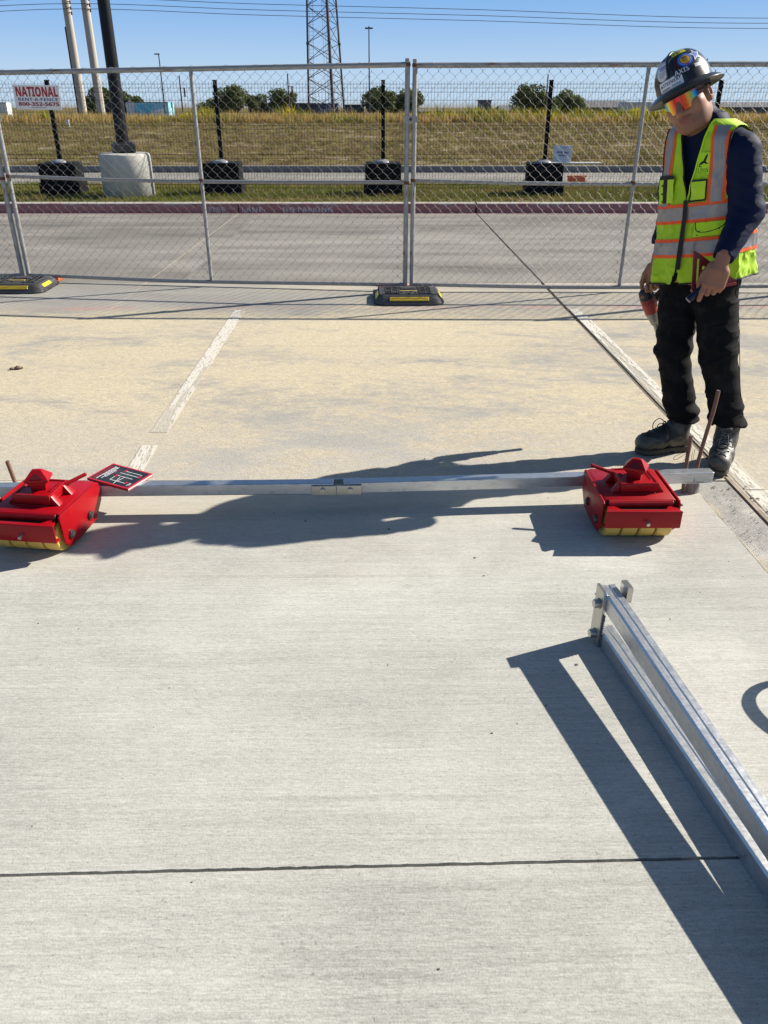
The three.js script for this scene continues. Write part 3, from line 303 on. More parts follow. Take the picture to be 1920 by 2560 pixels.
  trailer(-92, -200, 14, 3.0, 2.6, mat(0.66, 0.66, 0.64, 0.6), 'white box trailer behind the rental fence sign', { name: 'box_trailer', lift: 1.0 });
  const wc = mat(0.66, 0.67, 0.7, 0.6), rib = mat(0.55, 0.56, 0.6, 0.6);
  const cont = (x, w, h, label) => { const t = thing('container', label, 'container', [x, FB, -232]); mesh('body', box(w, h, 6, 0, h / 2, 0), wc, t); for (let i = 0; i < 14; i++) mesh('rib', box(0.12, h - 0.3, 0.08, -w / 2 + (i + 0.5) * w / 14, h / 2, 3.04), rib, t); mesh('top_rail', box(w + 0.1, 0.16, 0.14, 0, h - 0.06, 3.05), rib, t); };
  cont(65.8, 7.0, 4.15, 'pale grey ribbed container beside the slanted steel fence post'); cont(74.5, 5.2, 4.15, 'pale grey ribbed container beside the face of the worker');
  const bld = (x, z, w, h, rh, label, c) => { const t = thing('building', label, 'building', [x, FB, z]); mesh('wall', box(w, h, 12, 0, h / 2, 0), mat(...c, 0.85), t); const r = loft([[-w / 2 - 0.6, h], [w / 2 + 0.6, h]].map(([a]) => [V(a, h, 6.8), V(a * 0.94, h + rh, 0), V(a, h, -6.8), V(a, h - 0.25, -6.8), V(a, h - 0.25, 6.8)])); mesh('roof', toCreasedNormals(r, 0.4), mat(0.12, 0.12, 0.13, 0.8), t); for (let i = 0; i < 4; i++) { const wd = mesh('window', box(w * 0.09, h * 0.3, 0.1, (-0.36 + i * 0.24) * w, h * 0.55, 6.03), mat(0.03, 0.035, 0.045, 0.2), t); mesh('frame', box(w * 0.1, 0.12, 0.16, (-0.36 + i * 0.24) * w, h * 0.55 - h * 0.17, 6.05), mat(0.3, 0.3, 0.3, 0.8), wd); } };
  bld(39.5, -246, 15, 2.2, 1.2, 'small low dark roofed building below the round dark tree', [0.16, 0.15, 0.15]);
  bld(56.5, -256, 27, 2.9, 1.7, 'long low grey building between olive tree and ribbed containers', [0.2, 0.2, 0.21]);
  bld(92, -246, 38, 3.0, 1.2, 'long low grey building behind the shoulder of the worker', [0.13, 0.13, 0.14]);
  bld(13.5, -300, 13, 1.6, 0.6, 'distant low dark shed beyond the steel posts', [0.08, 0.08, 0.08]);
  { const t = thing('tank', 'small grey square tank on the horizon', 'tank', [29.5, FB, -260]); mesh('body', box(3.6, 4.6, 3, 0, 2.3, 0), mat(0.13, 0.14, 0.17, 0.7), t); mesh('lid', box(4.1, 0.3, 3.4, 0, 4.7, 0), mat(0.2, 0.2, 0.22, 0.7), t); }
  { const t = thing('marker_post', 'small white marker post on the embankment below the tall grass', 'marker post', [-11.2, 0.72, -31]); mesh('post', rbox(0.09, 0.32, 0.03, 0.008, 0, 0.16, 0), mat(0.75, 0.74, 0.7, 0.7), t); mesh('cap', rbox(0.11, 0.05, 0.05, 0.01, 0, 0.335, 0), mat(0.7, 0.7, 0.68, 0.7), t); }
}

// ---------------------------------------------------------------- galvanized steel and paints
const galvTex = dataTex(512, 512, (u, v) => { const n = fbm(u * 22, v * 22, 3), s = fbm(u * 7 + 9, v * 50, 4), q = noise(u * 60, v * 60); const scr = noise(u * 3 + 4, v * 190) > 0.9 && noise(u * 9, v * 30) > 0.55 ? 0.1 : 0, gr = clamp((fbm(u * 6 + 30, v * 6, 5) - 0.6) * 4) * 0.12; const g = 0.58 + (n - 0.5) * 0.09 + (s - 0.5) * 0.12 + (q - 0.5) * 0.03 + scr - gr; return [g * 0.97, g, g * 1.03]; }, true, [3, 3]);
const galvRough = dataTex(512, 512, (u, v) => { const n = fbm(u * 16, v * 16, 4), s = fbm(u * 4, v * 70, 3); const g = 0.32 + (n - 0.5) * 0.12 + (s - 0.5) * 0.14; return [g, g, g]; }, false, [3, 3]);
const galv = new THREE.MeshPhysicalMaterial({ map: galvTex, roughnessMap: galvRough, roughness: 1.15, metalness: 0.85 });
const pipeTex = dataTex(256, 512, (u, v) => { const n = fbm(u * 8, v * 40, 4), r = clamp((fbm(u * 5 + 7, v * 18, 4) - 0.68) * 7); const g = 0.34 + (n - 0.5) * 0.26; return [lerp(g, 0.22, r), lerp(g, 0.1, r), lerp(g * 0.98, 0.05, r)]; });
const pipe = new THREE.MeshPhysicalMaterial({ map: pipeTex, roughness: 0.52, metalness: 0.45 });
const wireM = mat(0.22, 0.21, 0.2, 0.5, { metalness: 0.35 });
const blackM = mat(0.01, 0.01, 0.011, 0.55, { specularIntensity: 0.5 });
const rustM = mat(0.14, 0.06, 0.03, 0.95);

// ---------------------------------------------------------------- chain-link panels
function chainPanel(name, label, A, B, mids, opt = {}) { // A, B: [x, z] of the end posts
  const L = Math.hypot(B[0] - A[0], B[1] - A[1]), t = thing(name, label, 'fence panel', [A[0], 0, A[1]], Math.atan2(-(B[1] - A[1]), B[0] - A[0]), 'chain-link panels of the temporary fence');
  const topL = opt.top?.[0] ?? 1.845, topR = opt.top?.[1] ?? 1.845, bot = 0.055, midY = 0.94;
  for (const [s, y] of [[0, topL], [L, topR]]) mesh('post', cyl(V(s, 0.02, 0), V(s, y + 0.045, 0), 0.021, 0.021, 14), pipe, t);
  for (const s of mids) mesh('post', cyl(V(s, bot, 0.004), V(s, lerp(topL, topR, s / L), 0.004), 0.017, 0.017, 12), pipe, t);
  mesh('top_rail', cyl(V(0, topL, 0), V(L, topR, 0), 0.021, 0.021, 14), pipe, t);
  mesh('middle_rail', tube([V(0, midY + 0.02, 0.002), V(L * 0.3, midY - 0.004, 0.006), V(L * 0.6, midY - 0.008, 0.003), V(L, midY + 0.004, 0.002)], 0.0165, 30, 10), pipe, t);
  mesh('bottom_rail', tube([V(0, bot + 0.01, 0), V(L * 0.4, bot - 0.012, 0.004), V(L * 0.7, bot - 0.006, 0), V(L, bot + 0.006, 0)], 0.018, 30, 10), pipe, t);
  const welds = []; for (const [s, y] of [[0, topL], [L, topR], [0, midY + 0.02], [L, midY], ...mids.map((m) => [m, midY])]) welds.push(new THREE.SphereGeometry(0.026, 10, 8).scale(1, 1.1, 0.96).translate(s, y, 0)); mesh('weld', welds, rustM, t);
  // woven wires: each a zigzag that hooks round its neighbours
  const p = 0.0455, n = Math.floor((L - 0.03) / p), rows = 41, dy = (Math.min(topL, topR) - bot - 0.0) / rows, pos = [], idx = [], r = 0.002;
  const warp = (s, y) => [0.012 * (fbm(s * 1.7 + L, y * 2, 2) - 0.5), 0.016 * (fbm(s * 1.3, y * 1.9 + 7, 2) - 0.5)];
  for (let i = 0; i < n; i++) {
    const pts = []; for (let k2 = 0; k2 <= rows; k2++) { const right = (k2 + i) % 2, s0 = 0.015 + i * p + (right ? p + 0.0012 : -0.0012), y0 = bot + k2 * dy, w = warp(s0, y0), e = 0.0045; const z = 0.024 + (right ? 0.003 : -0.003); pts.push([s0 + w[0], y0 + w[1] - e, z], [s0 + w[0], y0 + w[1] + e, z - 0.003]); }
    const base = pos.length / 3; pts.forEach(([x, y, z]) => { for (const a of [0, 2.094, 4.189]) pos.push(x + Math.cos(a) * r, y, z + Math.sin(a) * r * 1.2); });
    for (let q = 0; q < pts.length - 1; q++) for (let a = 0; a < 3; a++) { const b = (a + 1) % 3, c = base + q * 3; idx.push(c + a, c + b, c + 3 + b, c + a, c + 3 + b, c + 3 + a); }
  }
  const g = new THREE.BufferGeometry(); g.setAttribute('position', new THREE.Float32BufferAttribute(pos, 3)); g.setIndex(idx); g.computeVertexNormals();
  const m = mesh('wire_mesh', g, wireM, t); m.userData.kind = 'stuff'; m.userData.label = 'diamond chain-link mesh';
  // tie wires wound round the rails
  const ties = []; const wind = (s0, s1, y, r0, gap) => { for (let s = s0; s < s1; s += gap * rr(0.7, 1.3)) { const pts = []; const len = rr(0.08, 0.14), yy = typeof y === 'function' ? y(s) : y; for (let q = 0; q <= 8; q++) { const a = -0.6 + q / 8 * 5; pts.push(V(s + len * q / 8, yy + Math.sin(a) * r0, Math.cos(a) * r0)); } ties.push(tube(pts, 0.0014, 16, 4)); } };
  wind(0.1, L - 0.2, (s) => lerp(topL, topR, s / L), 0.025, 0.24); wind(0.1, L - 0.2, bot - 0.004, 0.022, 0.3); wind(0.3, L - 0.3, midY - 0.003, 0.0195, 0.5);
  for (const s of [0, L]) for (let y = 0.2; y < 1.75; y += rr(0.1, 0.2)) { const pts = []; for (let q = 0; q <= 8; q++) { const a = q / 8 * 5.2; pts.push(V(s + Math.cos(a) * 0.024, y + q * 0.008, Math.sin(a) * 0.024)); } ties.push(tube(pts, 0.0014, 14, 4)); }
  mesh('tie_wire', ties, mat(0.3, 0.3, 0.29, 0.5, { metalness: 0.5 }), t).userData.kind = 'stuff';
  return t;
}
const CX = 0.196, CZ = -7.47;
const pB = chainPanel('chain_link_fence', 'chain-link fence panel with the rental sign', [-3.50, -7.93], [CX, CZ], [1.86], { top: [1.80, 1.845] });
chainPanel('chain_link_fence', 'chain-link fence panel behind the worker', [CX + 0.062, CZ + 0.002], [3.92, -7.42], [1.93], { top: [1.84, 1.85] });
chainPanel('chain_link_fence', 'chain-link fence panel ending at the wheel-worn black and yellow foot', [-7.22, -8.05], [-3.562, -7.93], [1.83], { top: [1.83, 1.80] });
chainPanel('chain_link_fence', 'chain-link fence panel past the outstretched shadow of the worker', [3.98, -7.42], [7.6, -7.5], [1.83]);
for (const [x, z, l] of [[CX + 0.031, CZ, 'flat steel clamp joining the paired posts at the middle of the fence'], [-3.531, -7.93, 'flat steel clamp joining the paired posts next to the rental sign']]) { const t = thing('fence_clamp', l, 'clamp', [x, 1.44, z]); mesh('strap', [rbox(0.12, 0.052, 0.004, 0.001, 0, 0, 0.0235), rbox(0.12, 0.052, 0.004, 0.001, 0, 0, -0.0235)], pipe, t); mesh('bolt', [cyl(V(0, 0, -0.03), V(0, 0, 0.036), 0.0065, 0.0065, 8), cyl(V(0, 0, 0.026), V(0, 0, 0.036), 0.013, 0.013, 6)], mat(0.12, 0.1, 0.09, 0.5, { metalness: 0.7 }), t); }
{ // rental sign tied to the panel
  const tx = canvasTex(1024, 480, (g, w, h) => { g.fillStyle = '#dfdedb'; g.fillRect(0, 0, w, h); const fit = (s, font, y, tw, x, c, sy = 1, stroke) => { g.save(); g.font = font; g.fillStyle = c; const m = g.measureText(s).width; g.translate(x, y); g.scale(tw / m, sy); g.fillText(s, 0, 0); if (stroke) { g.strokeStyle = c; g.lineWidth = stroke; g.strokeText(s, 0, 0); } g.restore(); }; fit('NATIONAL', 'bold 190px sans-serif', 218, 960, 30, '#a31c2a', 1.32, 9); fit('RENT-A-FENCE', 'bold 84px sans-serif', 308, 920, 60, '#2b2a63', 1, 0); fit('800-352-5675', 'bold 96px sans-serif', 404, 930, 60, '#8c1d33', 1, 5); fit('rentnational.com', '36px sans-serif', 448, 340, 340, '#333', 1, 1); });
  const t = thing('fence_sign', 'white rental fence sign with red and blue lettering', 'sign', [0, 0, 0]); const ang = Math.atan2(-(CZ + 7.93), CX + 3.5); t.position.set(-3.06, 1.607, -7.832); t.rotation.set(0, ang, -0.01);
  mesh('board', rbox(0.425, 0.193, 0.005, 0.002), mat(0.72, 0.72, 0.7, 0.5), t); const f = mesh('print', new THREE.PlaneGeometry(0.423, 0.191), new THREE.MeshPhysicalMaterial({ map: tx, roughness: 0.45 }), t); f.position.z = 0.0042;
  mesh('zip_tie', [-1, 1].map((s) => cyl(V(s * 0.2, 0.085, -0.012), V(s * 0.2, 0.085, 0.006), 0.003, 0.003, 6)), blackM, t);
}
{ // rubber feet with yellow reflectors and an orange tray behind
  const rubT = dataTex(256, 256, (u, v) => { const n = fbm(u * 14, v * 14, 4), d = clamp((fbm(u * 5 + 3, v * 5, 4) - 0.5) * 3); const g = 0.045 + (n - 0.5) * 0.03 + d * 0.1; return [g, g, g * 1.02]; }), rub = new THREE.MeshPhysicalMaterial({ map: rubT, roughness: 0.75 }), yel = mat(0.6, 0.42, 0.03, 0.5, { clearcoat: 0.3 }), org = mat(0.42, 0.1, 0.02, 0.65);
  const rr4 = (w, d, r) => { const s = new THREE.Shape(), x = w / 2, y = d / 2; s.moveTo(-x + r, -y); s.lineTo(x - r, -y); s.quadraticCurveTo(x, -y, x, -y + r); s.lineTo(x, y - r); s.quadraticCurveTo(x, y, x - r, y); s.lineTo(-x + r, y); s.quadraticCurveTo(-x, y, -x, y - r); s.lineTo(-x, -y + r); s.quadraticCurveTo(-x, -y, -x + r, -y); return s; };
  const foot = (x, z, turn, label) => {
    const t = thing('rubber_ballast', label, 'fence ballast', [x, 0, z], turn, 'fence feet');
    const ring = (w, d, y, r, n = 8) => rr4(w, d, r).getPoints(n).slice(0, -1).map((q) => V(q.x, y, -q.y)); mesh('block', toCreasedNormals(loft([[0.6, 0.5, 0, 0.09], [0.605, 0.505, 0.02, 0.09], [0.59, 0.49, 0.035, 0.09], [0.53, 0.42, 0.072, 0.07], [0.51, 0.4, 0.08, 0.06]].map(([w, d, y, r]) => ring(w, d, y, r))), 0.5), rub, t);
    const ribs = []; for (let i = 0; i < 9; i++) if (Math.abs(i - 4) > 1) ribs.push(rbox(0.006, 0.007, 0.28, 0.002, -0.2 + i * 0.05, 0.082, 0)); for (let j = 0; j < 6; j++) for (const s of [-1, 1]) ribs.push(rbox(0.12, 0.007, 0.006, 0.002, s * 0.14, 0.083, -0.14 + j * 0.055)); for (let j = 0; j < 22; j++) ribs.push(rbox(rr(0.014, 0.03), 0.008, rr(0.01, 0.03), 0.002, rr(-0.2, 0.2), 0.083, rr(-0.15, 0.15))); mesh('raised_rib', ribs, rub, t);
    mesh('socket_slot', rbox(0.14, 0.006, 0.04, 0.002, 0, 0.0815, -0.05), blackM, t); mesh('top_plate', rbox(0.15, 0.007, 0.022, 0.003, 0, 0.083, 0.035), yel, t);
    const fr = mesh('front_reflector', rbox(0.34, 0.036, 0.012, 0.005, 0, 0, 0), yel, t); fr.position.set(0, 0.054, 0.232); fr.rotation.x = -0.78; mesh('ridge', [rbox(0.3, 0.006, 0.006, 0.002, 0, 0.006, 0.005), rbox(0.004, 0.028, 0.006, 0.001, 0, 0, 0.004)], mat(0.5, 0.33, 0.02, 0.5), fr);
    for (const s of [-1, 1]) { const c = mesh('corner_reflector', rbox(0.2, 0.035, 0.01, 0.004, 0, 0, 0), mat(0.75, 0.6, 0.03, 0.45), t); c.position.set(s * 0.28, 0.055, 0.06); c.rotation.set(0, s * Math.PI / 2, 0); c.rotateX(-0.75); }
    mesh('notch', Array.from({ length: 26 }, (_, i) => { const s = i < 13 ? -1 : 1, j = i % 13; return rbox(0.012, 0.026, 0.014, 0.003, s * 0.3, 0.016, -0.19 + j * 0.031); }), rub, t);
    mesh('orange_tray', [rbox(0.5, 0.035, 0.02, 0.008, 0, 0.02, -0.44), rbox(0.46, 0.012, 0.2, 0.004, 0, 0.007, -0.34), rbox(0.03, 0.035, 0.18, 0.008, -0.25, 0.02, -0.36), rbox(0.03, 0.035, 0.18, 0.008, 0.25, 0.02, -0.36)], org, t);
  };
  foot(0.215, -7.12, 0.02, 'black rubber fence foot with yellow reflectors under the paired middle posts'); foot(-3.46, -7.6, 0.02, 'black rubber fence foot with yellow reflectors below the rental sign'); foot(3.95, -7.08, 0, 'black rubber fence foot with yellow reflectors beyond the worker');
}
// ---------------------------------------------------------------- black welded mesh fence on block feet
{
  const PZ = -14.95, posts = [-8.5, -5.64, -2.83, -0.015, 2.8, 5.64, 8.45], pm = mat(0.005, 0.005, 0.006, 0.6, { specularIntensity: 0.3 }), bm = mat(0.006, 0.0065, 0.007, 0.65, { specularIntensity: 0.35 }), wm = mat(0.008, 0.008, 0.009, 0.6, { specularIntensity: 0.4 });
  const places = ['beyond the end of the rental sign', 'behind the rental sign', 'between lamp post and middle fence posts', 'beside the paired middle fence posts', 'beside the leaning white sign', 'behind the worker', 'past the worker'];
  posts.forEach((x, i) => {
    const b = thing('ballast_block', 'black ballast block on the verge ' + places[i], 'ballast block', [x, 0.14, PZ + 0.03 + (i === 2 ? -0.1 : 0)], [0.18, 0.12, 0.05, 0, -0.12, -0.1, -0.15][i], 'ballast blocks of the black mesh fence');
    mesh('block', [rbox(0.62, 0.32, 0.62, 0.02, 0, 0.36, 0), rbox(0.67, 0.22, 0.68, 0.015, 0, 0.11, 0)], bm, b); mesh('lifting_recess', rbox(0.2, 0.03, 0.02, 0.006, 0, 0.42, 0.308), mat(0.006, 0.006, 0.006, 0.6), b);
    const bag = new THREE.SphereGeometry(0.13, 20, 12), p = bag.attributes.position; for (let q = 0; q < p.count; q++) { const f = 0.8 + 0.5 * fbm(p.getX(q) * 14 + i, p.getZ(q) * 14 + p.getY(q) * 9, 3); p.setXYZ(q, p.getX(q) * f, p.getY(q) * 0.38 * f, p.getZ(q) * f * 0.8); } bag.computeVertexNormals(); bag.translate(-0.02, 0.515, 0);
    tag(mesh('plastic_sheet', bag, mat(0.3, 0.31, 0.33, 0.35)), 'crumpled grey plastic sheet on the ballast block ' + places[i], 'plastic sheet', 'plastic sheets round the mesh fence posts').position.set(x, 0.14, PZ + 0.03);
    const t = thing('mesh_fence_post', 'black square steel post of the mesh fence ' + places[i], 'fence post', [x, 0.6, PZ], 0, 'posts of the black mesh fence'); mesh('tube', rbox(0.062, 1.3, 0.062, 0.006, 0, 0.65, 0), pm, t); mesh('cap', rbox(0.07, 0.02, 0.07, 0.005, 0, 1.31, 0), pm, t);
    for (const y of [0.15, 0.55, 0.95, 1.22]) mesh('clip', rbox(0.075, 0.03, 0.012, 0.003, 0, y, 0.036), pm, t);
  });
  for (let i = 0; i < posts.length - 1; i++) {
    const a = posts[i] + 0.01, b = posts[i + 1] - 0.01, w = b - a, t = thing('mesh_fence', ['black welded mesh panel past the rental sign', 'black welded mesh panel behind the lamp post', 'black welded mesh panel under the lattice tower', 'black welded mesh panel before the flowering weeds', 'black welded mesh panel beside the leaning sign', 'black welded mesh panel behind the worker'][i], 'mesh panel', [a, 0, PZ - 0.05], 0, 'panels of the black mesh fence');
    const vs = [], n = 52; for (let q = 0; q <= n; q++) { const x = w * q / n; vs.push(cyl(V(x, 0.18, 0), V(x, 1.9, 0), 0.0023, 0.0023, 4, true)); } mesh('upright_wire', vs, wm, t).userData.kind = 'stuff';
    const ys = [0.24, 0.3, 0.5, 0.72, 0.78, 0.98, 1.18, 1.24, 1.44, 1.62, 1.74, 1.80, 1.86]; for (const y of ys) mesh('cross_wire', cyl(V(0, y, 0.006 + ([0.3, 0.78, 1.24, 1.8].includes(y) ? 0.02 : 0)), V(w, y, 0.006 + ([0.3, 0.78, 1.24, 1.8].includes(y) ? 0.02 : 0)), 0.003, 0.003, 5), wm, t);
  }
  // white sign and board lying on a block, orange barricade beyond
  const st = canvasTex(256, 256, (g) => { g.fillStyle = '#c4c9d1'; g.fillRect(0, 0, 256, 256); g.fillStyle = '#5a6170'; g.fillRect(108, 26, 70, 12); g.strokeStyle = '#4a5060'; g.lineWidth = 5; for (const [y, x0, x1] of [[105, 40, 216], [152, 74, 190]]) { g.beginPath(); for (let x = x0; x < x1; x += 11) { g.moveTo(x, y + 14); g.lineTo(x + 6, y - 12); g.lineTo(x + 9, y + 10 - (x * 7) % 14); } g.stroke(); } });
  const s = thing('leaning_sign', 'small white sign leaning on top of a black ballast block', 'sign', [3.07, 0.665, PZ + 0.14]); s.rotation.set(-0.18, 0.05, -0.05); mesh('board', rbox(0.31, 0.27, 0.01, 0.004, 0, 0.135, 0), mat(0.5, 0.52, 0.56, 0.5), s); const pr = mesh('print', new THREE.PlaneGeometry(0.3, 0.26), new THREE.MeshPhysicalMaterial({ map: st, roughness: 0.5 }), s); pr.position.set(0, 0.135, 0.0065);
  tag(mesh('white_board', rbox(0.92, 0.022, 0.24, 0.004), mat(0.6, 0.57, 0.5, 0.8)), 'white timber board lying across a black ballast block', 'board').position.set(3.3, 0.652, PZ + 0.06);
  const ob = thing('barricade', 'low orange plastic barricade on the far lane', 'barricade', [4.08, 0.0, -18], 0.1); const om = mat(0.72, 0.12, 0.03, 0.5); for (const y of [0.04, 0.21]) mesh('rail', rbox(0.42, 0.03, 0.03, 0.008, 0, y, 0), om, ob); for (let i = 0; i < 6; i++) mesh('upright', rbox(0.022, 0.17, 0.022, 0.006, -0.18 + i * 0.072, 0.12, 0), om, ob); mesh('foot', [rbox(0.04, 0.02, 0.2, 0.006, -0.18, 0.012, 0), rbox(0.04, 0.02, 0.2, 0.006, 0.18, 0.012, 0)], om, ob); mesh('infill', rbox(0.36, 0.13, 0.008, 0.002, 0, 0.125, -0.004), mat(0.68, 0.16, 0.06, 0.5), ob);
}
{ // parking-lot lamp post on a round concrete base
  const t = thing('lamp_post', 'black tapered lamp post on a round concrete base', 'lamp post', [-4.39, 0.12, -14.55]); const ct = dataTex(512, 256, (u, v) => { const n = fbm(u * 14, v * 5, 5), b = fbm(u * 40, v * 26, 3); const g = 0.46 + (n - 0.5) * 0.2 + (b - 0.5) * 0.06; return [g, g * 0.97, g * 0.88]; });
  mesh('concrete_base', new THREE.LatheGeometry([[0, 0], [0.43, 0], [0.425, 0.6], [0.418, 0.68], [0.395, 0.71], [0, 0.715]].map(([a, b]) => new THREE.Vector2(a, b)), 48), new THREE.MeshPhysicalMaterial({ map: ct, roughness: 0.9 }), t);
  mesh('base_cover', [rbox(0.34, 0.14, 0.34, 0.02, 0, 0.785, 0), rbox(0.27, 0.03, 0.27, 0.01, 0, 0.86, 0)].map((g) => g.rotateY(0.5)), mat(0.018, 0.019, 0.022, 0.4), t);
  mesh('shaft', cyl(V(0, 0.8, 0), V(0.02, 6.8, 0), 0.105, 0.075, 28), mat(0.008, 0.0085, 0.01, 0.45, { specularIntensity: 0.5 }), t); mesh('hand_hole_cover', rbox(0.05, 0.14, 0.012, 0.004, 0.02, 1.15, 0.102), mat(0.03, 0.03, 0.033, 0.5), t);
  mesh('lamp_head', [rbox(0.5, 0.1, 0.3, 0.03, 0.35, 6.8, 0), rbox(0.2, 0.06, 0.08, 0.02, 0.08, 6.78, 0)], mat(0.02, 0.02, 0.022, 0.5), t);
}

// ---------------------------------------------------------------- machine skates
const redT = dataTex(512, 512, (u, v) => { const n = fbm(u * 12, v * 12, 4), k9 = 0; let d = clamp((fbm(u * 5 + 11, v * 5, 5) - 0.6) * 4) * 0.3; const sc = noise(u * 40, v * 5 + 3) > 0.93 || noise(u * 6, v * 60) > 0.94 ? 0.5 : 0, ds = clamp((hash2(u * 512 | 0, v * 512 | 0) - 0.93) * 8) * 0.35; const g = 1 + (n - 0.5) * 0.22 + sc * 0.25; d = Math.max(d, ds); return [lerp(0.31 * g, 0.3, d), lerp(0.0015 * g, 0.03, d * 0.3), lerp(0.006 * g, 0.03, d * 0.3)]; });
const red = new THREE.MeshPhysicalMaterial({ map: redT, roughness: 0.42, specularIntensity: 0.45, clearcoat: 0.12, clearcoatRoughness: 0.12 });
const zincB = mat(0.5, 0.49, 0.45, 0.32, { metalness: 0.9 }), boltD = mat(0.12, 0.12, 0.12, 0.35, { metalness: 0.8 });
const boltHead = (r, h) => { const g = new THREE.CylinderGeometry(r * 0.94, r, h, 6); return g; };
function skate(label, x, z, turn, plateTurn, capTurn, handleTurn = 0) {
  const t = thing('machine_skate', label, 'machine skate', [x, 0, z], turn, 'red machine skates on the galvanized bar'), hw = 0.15;
  const prof = [[0.128, 0.163], [0.118, 0.169], [-0.178, 0.169], [-0.192, 0.16], [-0.203, 0.12], [-0.197, 0.085], [-0.13, 0.024], [-0.02, 0.018], [0.085, 0.02], [0.118, 0.05]];
  for (const s of [-1, 1]) { const g = extr(prof.map(([a, b]) => [-a, b]), 0.005, 0.0015); g.rotateY(Math.PI / 2); g.translate(s * hw - 0.0025, 0, 0); const sp = mesh('side_plate', toCreasedNormals(g, 0.5), red, t); for (const bz of [-0.083, 0.075]) mesh('axle_bolt', [cyl(V(s * hw, 0.068, bz), V(s * (hw + 0.012), 0.068, bz), 0.0175, 0.0175, 18), cyl(V(s * (hw + 0.011), 0.068, bz), V(s * (hw + 0.016), 0.068, bz), 0.013, 0.011, 18), rbox(0.003, 0.003, 0.022, 0.001, s * (hw + 0.016), 0.068, bz)], boltD, sp); }
  const q0 = 0.012, top = [[-hw, 0.14], [-hw + 0.002, 0.142 + q0], [-hw + 0.009, 0.152 + q0], [-hw + 0.02, 0.157 + q0], [hw - 0.02, 0.157 + q0], [hw - 0.009, 0.152 + q0], [hw - 0.002, 0.142 + q0], [hw, 0.14], [hw - 0.005, 0.14], [hw - 0.007, 0.14 + q0], [hw - 0.02, 0.151 + q0], [-hw + 0.02, 0.151 + q0], [-hw + 0.007, 0.14 + q0], [-hw + 0.005, 0.14]];
  mesh('top_plate', toCreasedNormals(extr(top, 0.292, 0.0006).translate(0, 0, -0.188), 0.6), red, t);
  const roll = [], arc = (r) => Array.from({ length: 11 }, (_, i) => { const a = Math.PI / 2 - i / 10 * 2.5; return [0.105 + Math.cos(a) * r, 0.152 + Math.sin(a) * r]; }); roll.push(...arc(0.017), ...arc(0.011).reverse());
  const rg = extr(roll.map(([a, b]) => [-a, b]), 0.25); rg.rotateY(Math.PI / 2); rg.translate(-0.125, 0, 0); mesh('rolled_lip', toCreasedNormals(rg, 0.6), red, t);
  const fl = [[-0.132, 0.126], [-0.122, 0.12], [-0.112, 0.12], [-0.085, 0.154], [0.085, 0.154], [0.112, 0.12], [0.122, 0.12], [0.132, 0.126], [0.147, 0.172], [-0.147, 0.172]]; const fg = extr(fl.map(([a, b]) => [a, -b]), 0.005, 0.001); fg.rotateX(-Math.PI / 2); fg.translate(0, 0.144, 0);
  const bump = mesh('bumper', [fg, rbox(0.296, 0.072, 0.006, 0.002, 0, 0.113, 0.17), rbox(0.296, 0.005, 0.03, 0.001, 0, 0.0795, 0.155), cyl(V(-0.147, 0.1475, 0.1705), V(0.147, 0.1475, 0.1705), 0.0035, 0.0035, 8)].map((g) => toCreasedNormals(g.index ? g.toNonIndexed() : g, 0.6)), red, t);
  mesh('hitch_pin', [cyl(V(0.015, 0.108, 0.17), V(0.015, 0.103, 0.19), 0.0055, 0.0055, 12), cyl(V(0.015, 0.1025, 0.188), V(0.015, 0.1015, 0.193), 0.008, 0.0072, 12)], zincB, bump);
  for (const s of [-1, 1]) mesh('weld_seam', new THREE.SphereGeometry(0.008, 8, 6).scale(2, 0.5, 0.8).translate(s * 0.117, 0.147, 0.122), red, t);
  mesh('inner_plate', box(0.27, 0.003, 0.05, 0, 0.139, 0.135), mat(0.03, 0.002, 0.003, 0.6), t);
  for (const s of [-1, 1]) mesh('lip_end', [new THREE.TorusGeometry(0.012, 0.0035, 8, 18).rotateY(Math.PI / 2).translate(s * 0.126, 0.152, 0.106), cyl(V(s * 0.1255, 0.152, 0.106), V(s * 0.127, 0.152, 0.106), 0.0095, 0.0095, 14)], s < 0 ? mat(0.06, 0.003, 0.005, 0.5) : mat(0.06, 0.003, 0.005, 0.5), t);
  const wl = []; for (let i = 0; i < 26; i++) wl.push(new THREE.SphereGeometry(0.0042, 6, 4).translate(-0.07 + i * 0.0056, 0.1705, 0.052), new THREE.SphereGeometry(0.0042, 6, 4).translate(-0.07 + i * 0.0056, 0.1705, -0.096)); mesh('weld_bead', wl, red, t).userData.kind = 'stuff';
  const ry = mat(0.68, 0.45, 0.1, 0.42); for (const az of [-0.083, 0.075]) { mesh('axle', cyl(V(-hw, 0.068, az), V(hw, 0.068, az), 0.014, 0.014, 12), boltD, t); for (let i = 0; i < 4; i++) { const rl = mesh('roller', new THREE.LatheGeometry([[0.015, -0.031], [0.062, -0.031], [0.0665, -0.028], [0.068, -0.022], [0.068, 0.022], [0.0665, 0.028], [0.062, 0.031], [0.015, 0.031]].map(([a, b]) => new THREE.Vector2(a, b)), 40), ry, t); rl.rotation.z = Math.PI / 2; rl.position.set(-0.102 + i * 0.068, 0.068, az); } }
  const tt = new THREE.Group(); tt.name = 'turntable'; tt.position.set(0.005, 0.169, -0.022); tt.rotation.y = plateTurn; t.add(tt);
  const sq = (w, d, y) => [V(-w, y, d), V(w, y, d), V(w, y, -d), V(-w, y, -d)];
  mesh('frame', toCreasedNormals(loft([sq(0.072, 0.072, 0.006), sq(0.0755, 0.0755, 0.04), sq(0.074, 0.074, 0.0455), sq(0.068, 0.068, 0.046), sq(0.066, 0.066, 0.042)]), 0.4), red, tt);
